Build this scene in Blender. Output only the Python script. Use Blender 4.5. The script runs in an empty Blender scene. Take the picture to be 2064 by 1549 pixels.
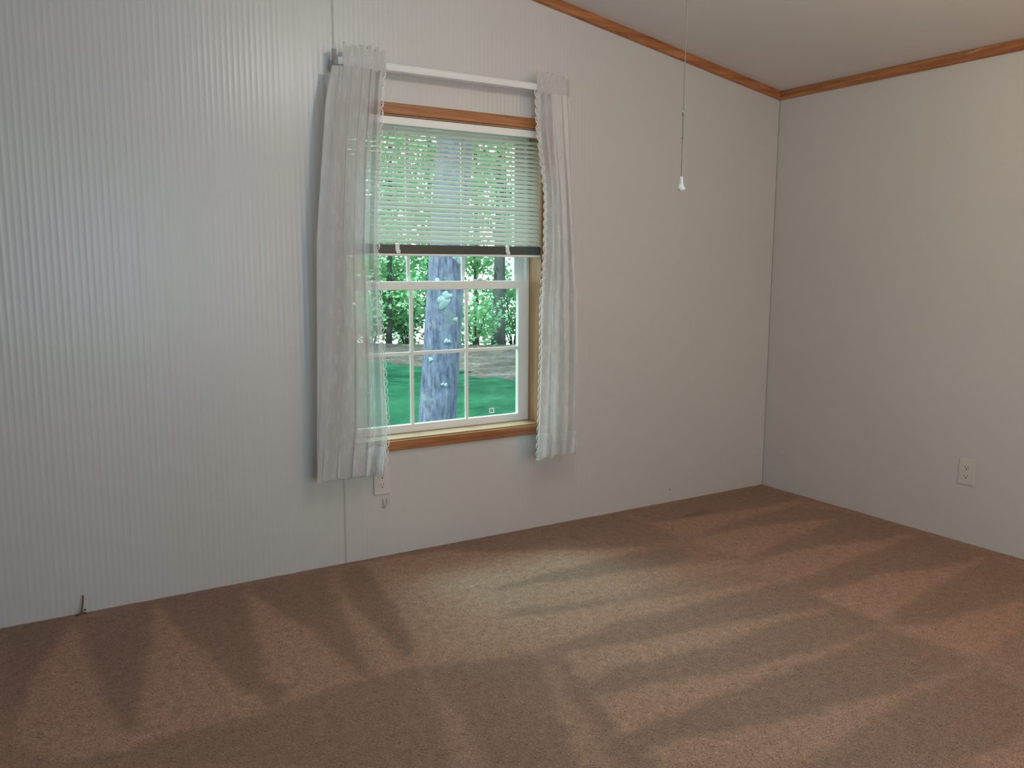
import bpy, bmesh, math, random
import numpy as np
from mathutils import Vector, Matrix
random.seed(7)
RNG = np.random.default_rng(11)
PI = math.pi
SC = bpy.context.scene
COL = SC.collection

# ------------------------------------------------------------------ camera
cam_d = bpy.data.cameras.new('camera')
cam = bpy.data.objects.new('camera', cam_d)
COL.objects.link(cam)
yaw, pitch, roll = math.radians(-31.546), math.radians(-8.046), math.radians(0.216)
cam.location = (-3.590, -3.162, 1.206)
cam.rotation_mode = 'XYZ'
_m = Matrix.Rotation(yaw, 4, 'Z') @ Matrix.Rotation(PI / 2 + pitch, 4, 'X') @ Matrix.Rotation(roll, 4, 'Z')
cam.rotation_euler = _m.to_euler()
cam_d.sensor_width = 36.0
cam_d.lens = 1687.9 / 2064 * 36.0
cam_d.clip_start = 0.02
cam_d.clip_end = 300
SC.camera = cam

# ------------------------------------------------------------------ world, sun, daylight, exposure
world = bpy.data.worlds.new('sky')
SC.world = world
world.use_nodes = True
bg = world.node_tree.nodes['Background']
bg.inputs['Color'].default_value = (0.84, 1.0, 0.97, 1)      # hazy bright summer sky
bg.inputs['Strength'].default_value = SKY = 3.8
LAMP_W = 16.0

def sun(direction, strength, color, angle):
    d = bpy.data.lights.new('sun', 'SUN')
    d.energy = strength; d.color = color; d.angle = math.radians(angle)
    o = bpy.data.objects.new('sun', d); COL.objects.link(o)
    o.rotation_euler = Vector(direction).to_track_quat('-Z', 'Y').to_euler()
    o.location = (-6, 4, 14)
    return o
sun((0.52, 0.12, -0.85), 9.0, (1.0, 0.97, 0.92), 0.6)

def area(name, loc, direction, sx, sy, power, color):
    d = bpy.data.lights.new(name, 'AREA')
    d.shape = 'RECTANGLE'; d.size = sx; d.size_y = sy
    d.energy = power; d.color = color
    o = bpy.data.objects.new(name, d); COL.objects.link(o)
    o.location = loc
    o.rotation_euler = Vector(direction).to_track_quat('-Z', 'Z').to_euler()
    return o
# daylight from the window behind the photographer; the warm, yard and left
# lamps are added to balance the light, their sources unseen
area('warm_fill', (-1.0, -4.10, 1.1), (0, 1, 0.0), 0.8, 1.9, 17.0, (1.0, 0.52, 0.20))  # added warm fill for the right side of the room
area('yard_fill', (-2.1, 2.6, 4.1), (0.03, -0.62, -0.78), 1.8, 1.5, 340.0, (0.42, 0.86, 1.0))  # added lamp boosting the sky light, makes the pale carpet patch
area('daylight_front', (-2.55, -4.06, 1.25), (0, 1, 0.0), 1.5, 1.3, 35.0, (0.52, 0.81, 1.0))
area('left_fill', (-5.36, -2.2, 1.2), (1, 0, 0.0), 1.2, 1.2, 3.0, (0.40, 0.76, 1.0))  # weak cool fill, added with its window opening

# unseen warm lamp high on the right, added to deepen the curtain shadows
_ld = bpy.data.lights.new('added_lamp_right', 'POINT'); _ld.energy = 7.0; _ld.color = (1.0, 0.74, 0.42); _ld.shadow_soft_size = 0.06
_lo = bpy.data.objects.new('added_lamp_right', _ld); COL.objects.link(_lo); _lo.location = (-1.05, -1.75, 2.1)

SC.view_settings.view_transform = 'Standard'
SC.view_settings.look = 'None'
SC.view_settings.exposure = 0.0
SC.view_settings.gamma = 1.0
SC.view_settings.use_curve_mapping = False

# ------------------------------------------------------------------ helpers
def link(o, parent=None):
    COL.objects.link(o)
    if parent is not None:
        o.parent = parent
    return o

def tag(o, label=None, cat=None, group=None, kind=None):
    if label: o['label'] = label
    if cat: o['category'] = cat
    if group: o['group'] = group
    if kind: o['kind'] = kind
    return o

def empty(name, loc):
    o = bpy.data.objects.new(name, None)
    o.empty_display_size = 0.05
    o.location = loc
    return link(o)

def finish(bm, name, mat, parent=None, smooth=False, loc=None):
    me = bpy.data.meshes.new(name)
    bm.normal_update()
    bm.to_mesh(me); bm.free()
    if smooth:
        me.polygons.foreach_set('use_smooth', [True] * len(me.polygons))
    if mat is not None:
        me.materials.append(mat)
    o = bpy.data.objects.new(name, me)
    if loc is not None:
        o.location = loc
    return link(o, parent)

def box(bm, x0, x1, y0, y1, z0, z1, bev=0.0, seg=1):
    r = bmesh.ops.create_cube(bm, size=1.0)
    vs = r['verts']
    for v in vs:
        v.co.x = x0 if v.co.x < 0 else x1
        v.co.y = y0 if v.co.y < 0 else y1
        v.co.z = z0 if v.co.z < 0 else z1
    if bev > 0:
        es = list({e for v in vs for e in v.link_edges})
        bmesh.ops.bevel(bm, geom=es, offset=bev, segments=seg, affect='EDGES', profile=0.5)
    return vs

def hexa(bm, pts):
    """eight corners, bottom ring then top ring"""
    v = [bm.verts.new(p) for p in pts]
    for f in ((3, 2, 1, 0), (4, 5, 6, 7), (0, 1, 5, 4), (1, 2, 6, 5), (2, 3, 7, 6), (3, 0, 4, 7)):
        bm.faces.new([v[i] for i in f])
    return v

def tube(bm, pts, rad, n=8, caps=True):
    pts = [Vector(p) for p in pts]
    rr = rad if isinstance(rad, (list, tuple)) else [rad] * len(pts)
    rings = []
    ref = None
    for i, p in enumerate(pts):
        a = pts[max(i - 1, 0)]; b = pts[min(i + 1, len(pts) - 1)]
        t = (b - a).normalized()
        if ref is None:
            ref = Vector((1, 0, 0)) if abs(t.x) < 0.8 else Vector((0, 1, 0))
        s = (ref - t * ref.dot(t)).normalized()
        q = t.cross(s)
        ref = s
        rings.append([bm.verts.new(p + (s * math.cos(2 * PI * k / n) + q * math.sin(2 * PI * k / n)) * rr[i]) for k in range(n)])
    for i in range(len(rings) - 1):
        for k in range(n):
            bm.faces.new((rings[i][k], rings[i][(k + 1) % n], rings[i + 1][(k + 1) % n], rings[i + 1][k]))
    if caps:
        bm.faces.new(rings[0][::-1]); bm.faces.new(rings[-1])

def lathe(bm, prof, cx, cy, n=20, cap=True):
    rings = [[bm.verts.new((cx + r * math.cos(2 * PI * k / n), cy + r * math.sin(2 * PI * k / n), z)) for k in range(n)] for r, z in prof]
    for i in range(len(rings) - 1):
        for k in range(n):
            bm.faces.new((rings[i][k], rings[i][(k + 1) % n], rings[i + 1][(k + 1) % n], rings[i + 1][k]))
    if cap:
        bm.faces.new(rings[0][::-1]); bm.faces.new(rings[-1])

def fast_mesh(name, verts, quads, mat, parent=None, smooth=False):
    me = bpy.data.meshes.new(name)
    nv, nq = len(verts), len(quads)
    me.vertices.add(nv)
    me.vertices.foreach_set('co', np.asarray(verts, np.float32).ravel())
    me.loops.add(nq * 4)
    me.loops.foreach_set('vertex_index', np.asarray(quads, np.int32).ravel())
    me.polygons.add(nq)
    me.polygons.foreach_set('loop_start', np.arange(0, nq * 4, 4, dtype=np.int32))
    if smooth:
        me.polygons.foreach_set('use_smooth', np.ones(nq, bool))
    me.update(calc_edges=True)
    me.validate()
    if mat is not None:
        me.materials.append(mat)
    o = bpy.data.objects.new(name, me)
    return link(o, parent)

# ------------------------------------------------------------------ materials
class NT:
    def __init__(s, name):
        s.m = bpy.data.materials.new(name)
        s.m.use_nodes = True
        s.t = s.m.node_tree
        s.bsdf = s.t.nodes['Principled BSDF']
        s.out = s.t.nodes['Material Output']
    def n(s, typ, **kw):
        nd = s.t.nodes.new(typ)
        for k, v in kw.items():
            if k.startswith('i_'):
                key = k[2:]
                key = int(key) if key.isdigit() else key.replace('_', ' ')
                nd.inputs[key].default_value = v
            else:
                setattr(nd, k, v)
        return nd
    def l(s, a, b):
        s.t.links.new(a, b)
    def ramp(s, fac, stops):
        r = s.n('ShaderNodeValToRGB')
        e = r.color_ramp.elements
        while len(e) < len(stops): e.new(0.5)
        for k, (p, c) in enumerate(stops):
            e[k].position = p
            e[k].color = (c[0], c[1], c[2], 1) if isinstance(c, (tuple, list)) else (c, c, c, 1)
        s.l(fac, r.inputs['Fac'])
        return r.outputs['Color']
    def noise(s, scale, detail=2, rough=0.5, vec=None, dim='3D'):
        nd = s.n('ShaderNodeTexNoise', noise_dimensions=dim)
        nd.inputs['Scale'].default_value = scale
        nd.inputs['Detail'].default_value = detail
        nd.inputs['Roughness'].default_value = rough
        if vec is not None: s.l(vec, nd.inputs['Vector'])
        return nd.outputs['Fac']
    def coord(s, which='Object', scale=(1, 1, 1), rot=(0, 0, 0)):
        tc = s.n('ShaderNodeTexCoord')
        mp = s.n('ShaderNodeMapping')
        mp.inputs['Scale'].default_value = scale
        mp.inputs['Rotation'].default_value = rot
        s.l(tc.outputs[which], mp.inputs['Vector'])
        return mp.outputs['Vector']
    def bump(s, h, strength, dist):
        b = s.n('ShaderNodeBump')
        b.inputs['Strength'].default_value = strength
        b.inputs['Distance'].default_value = dist
        s.l(h, b.inputs['Height'])
        s.l(b.outputs['Normal'], s.bsdf.inputs['Normal'])
        return b
    def math(s, op, a, b=None, c=None):
        nd = s.n('ShaderNodeMath', operation=op)
        for i, x in enumerate((a, b, c)):
            if x is None: continue
            if isinstance(x, (int, float)): nd.inputs[i].default_value = x
            else: s.l(x, nd.inputs[i])
        return nd.outputs[0]
    def mix(s, fac, a, b, blend='MIX'):
        nd = s.n('ShaderNodeMixRGB', blend_type=blend)
        for i, x in enumerate((fac, a, b)):
            if isinstance(x, (int, float)): nd.inputs[i].default_value = x
            elif isinstance(x, tuple): nd.inputs[i].default_value = (*x, 1) if len(x) == 3 else x
            else: s.l(x, nd.inputs[i])
        return nd.outputs[0]

def plain(name, color, rough=0.5, var=0.06, spec=0.5, scale=20, metallic=0.0):
    s = NT(name)
    f = s.noise(scale, 3, 0.5, s.coord())
    c = s.ramp(f, [(0.3, tuple(x * (1 - var) for x in color)), (0.7, tuple(min(1, x * (1 + var)) for x in color))])
    s.l(c, s.bsdf.inputs['Base Color'])
    s.bsdf.inputs['Roughness'].default_value = rough
    s.bsdf.inputs['Specular IOR Level'].default_value = spec
    s.bsdf.inputs['Metallic'].default_value = metallic
    return s.m

def wall_mat(name, color, rough, spec, bump=0.15, coat=0.0):
    s = NT(name)
    v = s.coord()
    f = s.noise(1.1, 3, 0.5, v)
    c = s.ramp(f, [(0.3, tuple(x * 0.975 for x in color)), (0.7, tuple(min(1, x * 1.02) for x in color))])
    s.l(c, s.bsdf.inputs['Base Color'])
    s.bsdf.inputs['Roughness'].default_value = rough
    s.bsdf.inputs['Specular IOR Level'].default_value = spec
    g = s.noise(420, 2, 0.6, v)
    s.bump(g, bump, 0.0006)
    return s.m

def wood_mat(name, dark, light, axis='X', rough=0.42):
    s = NT(name)
    sc = {'X': (2.2, 60, 60), 'Y': (60, 2.2, 60), 'Z': (60, 60, 2.2)}[axis]
    v = s.coord(scale=sc)
    n1 = s.noise(1.0, 5, 0.6, v)
    v2 = s.coord(scale=tuple(x * 4 for x in sc))
    n2 = s.noise(1.0, 2, 0.5, v2)
    f = s.math('ADD', s.math('MULTIPLY', n1, 0.75), s.math('MULTIPLY', n2, 0.25))
    c = s.ramp(f, [(0.36, dark), (0.52, tuple((a + b) / 2 for a, b in zip(dark, light))), (0.64, light)])
    s.l(c, s.bsdf.inputs['Base Color'])
    s.bsdf.inputs['Roughness'].default_value = rough
    s.bump(f, 0.15, 0.0008)
    return s.m

M = {}
M['panel'] = wall_mat('ribbed_wallboard', (0.53, 0.512, 0.49), 0.33, 0.5)
M['wall'] = wall_mat('white_wallboard', (0.58, 0.552, 0.518), 0.5, 0.35)
M['ceil'] = wall_mat('ceiling_paint', (0.72, 0.695, 0.67), 0.85, 0.2, 0.5)
M['oak_x'] = wood_mat('oak_trim_along_x', (0.238, 0.083, 0.027), (0.462, 0.188, 0.068), 'X')
M['oak_y'] = wood_mat('oak_trim_along_y', (0.238, 0.083, 0.027), (0.462, 0.188, 0.068), 'Y')
M['oak_z'] = wood_mat('oak_trim_along_z', (0.280, 0.105, 0.038), (0.504, 0.225, 0.090), 'Z')
M['oak_jamb'] = wood_mat('lit_oak_jamb', (0.33, 0.175, 0.08), (0.47, 0.285, 0.155), 'Z')  # same oak as the casing, window light put into the colour
M['oak_sill'] = wood_mat('lit_oak_sill', (0.33, 0.175, 0.08), (0.47, 0.285, 0.155), 'X')  # likewise lightened for the window light
M['splinter'] = plain('pale_splintered_wood', (0.62, 0.45, 0.30), 0.8)
M['vinyl'] = plain('white_vinyl', (0.78, 0.77, 0.74), 0.35, 0.02)
M['siding'] = plain('grey_siding', (0.55, 0.55, 0.53), 0.7)
M['roof'] = plain('roof_board', (0.3, 0.28, 0.26), 0.8)
M['plate'] = plain('outlet_plastic', (0.60, 0.56, 0.51), 0.35, 0.02)
M['dark'] = plain('dark_slot', (0.03, 0.026, 0.022), 0.6)
M['screw'] = plain('painted_screw', (0.6, 0.57, 0.52), 0.4)
M['rod'] = plain('white_enamel_rod', (0.68, 0.67, 0.66), 0.3, 0.02)
M['cord'] = plain('beaded_chain', (0.33, 0.28, 0.23), 0.45, 0.1, metallic=0.3)
M['knob'] = plain('white_knob', (0.86, 0.84, 0.80), 0.3, 0.02)
M['brown_wire'] = plain('brown_wire', (0.10, 0.045, 0.02), 0.5)
M['clip'] = plain('painted_wire_clip', (0.46, 0.42, 0.38), 0.5)
M['speck'] = plain('nail_head', (0.16, 0.13, 0.11), 0.5)
M['brass'] = plain('lamp_metal', (0.5, 0.4, 0.22), 0.35, 0.05, metallic=0.8)
M['railgrey'] = plain('bottom_rail_grey', (0.055, 0.066, 0.058), 0.35, 0.05)
M['ladder'] = plain('white_string', (0.75, 0.76, 0.72), 0.8)
M['sticker'] = plain('white_label', (0.85, 0.88, 0.86), 0.5)

def slat_mat():
    s = NT('blind_slat_vinyl')
    c = s.ramp(s.noise(6, 2, 0.5, s.coord()), [(0.3, (0.60, 0.605, 0.54)), (0.7, (0.65, 0.655, 0.59))])
    d = s.n('ShaderNodeBsdfDiffuse'); s.l(c, d.inputs['Color'])
    t = s.n('ShaderNodeBsdfTranslucent'); s.l(c, t.inputs['Color'])
    g = s.n('ShaderNodeBsdfGlossy'); g.inputs['Roughness'].default_value = 0.35
    m1 = s.n('ShaderNodeMixShader'); m1.inputs[0].default_value = 0.30
    s.l(d.outputs[0], m1.inputs[1]); s.l(t.outputs[0], m1.inputs[2])
    m2 = s.n('ShaderNodeMixShader'); m2.inputs[0].default_value = 0.06
    s.l(m1.outputs[0], m2.inputs[1]); s.l(g.outputs[0], m2.inputs[2])
    s.l(m2.outputs[0], s.out.inputs['Surface'])
    return s.m
M['slat'] = slat_mat()

def glass_mat():
    s = NT('window_glass')
    f = s.noise(3, 2, 0.5, s.coord())
    t = s.n('ShaderNodeBsdfTransparent')
    s.l(s.ramp(f, [(0.3, (0.90, 0.94, 0.925)), (0.7, (0.92, 0.955, 0.94))]), t.inputs['Color'])
    g = s.n('ShaderNodeBsdfGlossy'); g.inputs['Roughness'].default_value = 0.02
    fr = s.n('ShaderNodeFresnel')
    gm = s.n('ShaderNodeNewGeometry')            # same reflectance on the way in and on the way out
    s.l(s.math('ADD', 1.45, s.math('MULTIPLY', gm.outputs['Backfacing'], 1 / 1.45 - 1.45)), fr.inputs['IOR'])
    m = s.n('ShaderNodeMixShader')
    s.l(fr.outputs[0], m.inputs[0]); s.l(t.outputs[0], m.inputs[1]); s.l(g.outputs[0], m.inputs[2])
    s.l(m.outputs[0], s.out.inputs['Surface'])
    return s.m
M['glass'] = glass_mat()

def lace_mat(name, base, motif, tone=1.0):
    """white net with denser floral motifs; opacity follows the weave, in cloth metres (UV)"""
    s = NT(name)
    tc = s.n('ShaderNodeTexCoord')
    uv = tc.outputs['UV']
    vo = s.n('ShaderNodeTexVoronoi', voronoi_dimensions='2D', feature='F1')
    vo.inputs['Scale'].default_value = 24
    vo.inputs['Randomness'].default_value = 0.8
    mp = s.n('ShaderNodeMapping'); mp.inputs['Scale'].default_value = (1.0, 0.45, 1.0)
    s.l(uv, mp.inputs['Vector']); s.l(mp.outputs[0], vo.inputs['Vector'])
    nz = s.noise(70, 2, 0.6, uv)
    dist = s.math('ADD', vo.outputs['Distance'], s.math('MULTIPLY', s.math('SUBTRACT', nz, 0.5), 0.55))
    mot = s.ramp(dist, [(0.16, 1.0), (0.34, 0.0)])
    net = s.n('ShaderNodeTexVoronoi', voronoi_dimensions='2D', feature='DISTANCE_TO_EDGE')
    net.inputs['Scale'].default_value = 330
    s.l(uv, net.inputs['Vector'])
    netf = s.ramp(net.outputs['Distance'], [(0.10, 1.0), (0.40, 0.25)])
    al = s.math('ADD', s.math('MULTIPLY', netf, base), s.math('MULTIPLY', mot, motif))
    al = s.math('MINIMUM', al, 0.985)
    d = s.n('ShaderNodeBsdfDiffuse')
    cc = s.mix(mot, tuple(x * tone for x in (0.74, 0.715, 0.70)), tuple(x * tone for x in (0.765, 0.742, 0.727)))
    s.l(cc, d.inputs['Color'])
    t = s.n('ShaderNodeBsdfTranslucent'); s.l(cc, t.inputs['Color'])
    b = s.n('ShaderNodeBump'); b.inputs['Strength'].default_value = 0.35; b.inputs['Distance'].default_value = 0.001
    s.l(al, b.inputs['Height']); s.l(b.outputs[0], d.inputs['Normal'])
    m1 = s.n('ShaderNodeMixShader'); m1.inputs[0].default_value = 0.26
    s.l(d.outputs[0], m1.inputs[1]); s.l(t.outputs[0], m1.inputs[2])
    tr = s.n('ShaderNodeBsdfTransparent')
    m2 = s.n('ShaderNodeMixShader')
    s.l(al, m2.inputs[0]); s.l(tr.outputs[0], m2.inputs[1]); s.l(m1.outputs[0], m2.inputs[2])
    s.l(m2.outputs[0], s.out.inputs['Surface'])
    return s.m
M['lace'] = lace_mat('white_lace', 0.90, 0.07, 1.06)
M['lace_left'] = lace_mat('white_lace_left', 0.80, 0.08, 0.92)  # same weave as the right curtain, toned darker and less opaque
M['lace_double'] = lace_mat('white_lace_two_layers', 1.0, 0.1, 0.92)
M['lace_hem'] = lace_mat('white_lace_doubled', 0.95, 0.2, 1.12)
M['lace_cord'] = plain('lace_edging_thread', (0.88, 0.87, 0.86), 0.9, 0.05)

def carpet_mat():
    s = NT('beige_carpet')
    at = s.n('ShaderNodeAttribute'); at.attribute_name = 'nap_shade'
    nap_shade = at.outputs['Fac']
    st = s.n('ShaderNodeAttribute'); st.attribute_name = 'stain'
    tc = s.n('ShaderNodeTexCoord'); v = tc.outputs['Object']
    # tufts
    vo = s.n('ShaderNodeTexVoronoi', feature='F1'); vo.inputs['Scale'].default_value = 165
    wv = s.n('ShaderNodeMapping'); wv.inputs['Rotation'].default_value = (0, 0, 0.5); wv.inputs['Scale'].default_value = (1, 1.5, 1)
    s.l(v, wv.inputs['Vector'])
    s.l(wv.outputs[0], vo.inputs['Vector'])
    n1 = s.noise(150, 4, 0.75, wv.outputs[0])
    n2 = s.noise(34, 3, 0.6, v)
    n3 = s.noise(2.2, 3, 0.5, v)
    tuft = s.math('ADD', s.math('MULTIPLY', n1, 0.80), s.math('MULTIPLY', n2, 0.20))
    col = s.ramp(tuft, [(0.37, (0.070, 0.026, 0.014)), (0.455, (0.335, 0.170, 0.103)), (0.56, (0.450, 0.239, 0.147)), (0.66, (0.72, 0.44, 0.295))])
    # pile lay left by the vacuum cleaner: brushed towards / away, and the wall-side shade
    k = s.math('ADD', s.math('MULTIPLY', nap_shade, 0.24), 1.0)
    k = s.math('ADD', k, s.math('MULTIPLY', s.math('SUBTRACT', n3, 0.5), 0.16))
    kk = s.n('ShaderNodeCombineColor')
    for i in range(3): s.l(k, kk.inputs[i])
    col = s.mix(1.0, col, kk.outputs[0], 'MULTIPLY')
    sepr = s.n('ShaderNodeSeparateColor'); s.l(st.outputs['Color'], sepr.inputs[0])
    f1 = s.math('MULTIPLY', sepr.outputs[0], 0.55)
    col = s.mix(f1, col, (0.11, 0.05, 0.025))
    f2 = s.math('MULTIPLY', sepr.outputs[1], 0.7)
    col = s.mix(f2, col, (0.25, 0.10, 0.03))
    s.l(col, s.bsdf.inputs['Base Color'])
    s.bsdf.inputs['Roughness'].default_value = 0.95
    s.bsdf.inputs['Specular IOR Level'].default_value = 0.1
    s.bsdf.inputs['Sheen Weight'].default_value = 0.25
    s.bsdf.inputs['Sheen Roughness'].default_value = 0.6
    s.bsdf.inputs['Sheen Tint'].default_value = (1, 0.95, 0.88, 1)
    h = s.math('ADD', n1, s.math('MULTIPLY', vo.outputs['Distance'], -0.5))
    s.bump(h, 1.0, 0.008)
    return s.m
M['carpet'] = carpet_mat()

def leaf_mat(name, a, b, trans=0.58):
    s = NT(name)
    oi = s.n('ShaderNodeNewGeometry')
    c = s.ramp(oi.outputs['Random Per Island'], [(0.0, a), (1.0, b)])
    d = s.n('ShaderNodeBsdfDiffuse'); s.l(c, d.inputs['Color'])
    t = s.n('ShaderNodeBsdfTranslucent')
    s.l(s.mix(0.5, c, (0.30, 0.62, 0.22)), t.inputs['Color'])
    g = s.n('ShaderNodeBsdfGlossy'); g.inputs['Roughness'].default_value = 0.35
    m1 = s.n('ShaderNodeMixShader'); m1.inputs[0].default_value = trans
    s.l(d.outputs[0], m1.inputs[1]); s.l(t.outputs[0], m1.inputs[2])
    m2 = s.n('ShaderNodeMixShader'); m2.inputs[0].default_value = 0.06
    s.l(m1.outputs[0], m2.inputs[1]); s.l(g.outputs[0], m2.inputs[2])
    s.l(m2.outputs[0], s.out.inputs['Surface'])
    return s.m
M['leaf_a'] = leaf_mat('leaf_mid_green', (0.065, 0.260, 0.143), (0.156, 0.468, 0.273))
M['leaf_b'] = leaf_mat('leaf_light_green', (0.104, 0.351, 0.195), (0.260, 0.600, 0.377))
M['leaf_c'] = leaf_mat('leaf_dark_green', (0.039, 0.195, 0.111), (0.091, 0.325, 0.195))

def bark_mat(name, dark, light, scale=1.0, lichen=True):
    s = NT(name)
    v = s.coord(scale=(9 * scale, 9 * scale, 2.2 * scale))
    n1 = s.noise(2.2, 6, 0.65, v)
    v2 = s.coord(scale=(22 * scale, 22 * scale, 5 * scale))
    n2 = s.noise(1.6, 4, 0.7, v2)
    f = s.math('ADD', s.math('MULTIPLY', n1, 0.6), s.math('MULTIPLY', n2, 0.4))
    c = s.ramp(f, [(0.36, dark), (0.50, tuple((a + b) / 2 for a, b in zip(dark, light))), (0.64, light)])
    if lichen:
        p = s.noise(3.2, 4, 0.6, s.coord())
        c = s.mix(s.ramp(p, [(0.57, 0.0), (0.63, 0.65)]), c, (0.12, 0.17, 0.20))
    s.l(c, s.bsdf.inputs['Base Color'])
    s.bsdf.inputs['Roughness'].default_value = 0.9
    s.bump(f, 0.9, 0.03)
    return s.m
M['bark'] = bark_mat('grey_blue_bark', (0.016, 0.026, 0.055), (0.125, 0.165, 0.265))
M['bark_b'] = bark_mat('dark_bark', (0.022, 0.034, 0.036), (0.055, 0.075, 0.078), 1.0, False)
M['lichen'] = plain('pale_lichen', (0.17, 0.25, 0.27), 0.95, 0.18, 0.1, 40)

def lawn_mat():
    s = NT('lawn_grass')
    v = s.coord()
    f = s.math('ADD', s.math('MULTIPLY', s.noise(0.8, 4, 0.6, v), 0.6), s.math('MULTIPLY', s.noise(26, 4, 0.7, v), 0.4))
    c = s.ramp(f, [(0.38, (0.003, 0.050, 0.026)), (0.5, (0.008, 0.085, 0.046)), (0.64, (0.022, 0.130, 0.072))])
    s.l(c, s.bsdf.inputs['Base Color'])
    s.bsdf.inputs['Roughness'].default_value = 0.9
    s.bsdf.inputs['Specular IOR Level'].default_value = 0.08
    s.bump(s.noise(70, 3, 0.7, v), 0.8, 0.03)
    return s.m
M['lawn'] = lawn_mat()
def litter_mat():
    s = NT('leaf_litter')
    v = s.coord()
    f = s.math('ADD', s.math('MULTIPLY', s.noise(1.2, 5, 0.65, v), 0.5), s.math('MULTIPLY', s.noise(14, 4, 0.7, v), 0.5))
    c = s.ramp(f, [(0.36, (0.022, 0.023, 0.022)), (0.5, (0.062, 0.063, 0.060)), (0.62, (0.13, 0.127, 0.122)), (0.70, (0.32, 0.30, 0.285))])
    s.l(c, s.bsdf.inputs['Base Color'])
    s.bsdf.inputs['Roughness'].default_value = 0.95
    s.bump(s.noise(18, 4, 0.7, v), 0.9, 0.08)
    return s.m
M['litter'] = litter_mat()

def globe_mat():
    s = NT('lit_frosted_globe')
    e = s.n('ShaderNodeEmission'); e.inputs['Strength'].default_value = 1.5
    s.l(s.ramp(s.noise(4, 2, 0.5, s.coord()), [(0.3, (1, 0.80, 0.58)), (0.7, (1, 0.82, 0.61))]), e.inputs['Color'])
    s.l(e.outputs[0], s.out.inputs['Surface'])
    return s.m
M['globe'] = globe_mat()
# ------------------------------------------------------------------ the room
X0, XR = -5.25, 0.0            # left and right wall faces
Y0 = -4.0                      # wall behind the photographer
def zc(x):                     # underside of the sloping ceiling
    return 2.116 - 0.1632 * x
WX0, WX1, WZ0, WZ1 = -2.417, -1.493, 0.485, 1.797     # opening of the far window
PW = 1.2222                    # width of one wall panel

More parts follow.
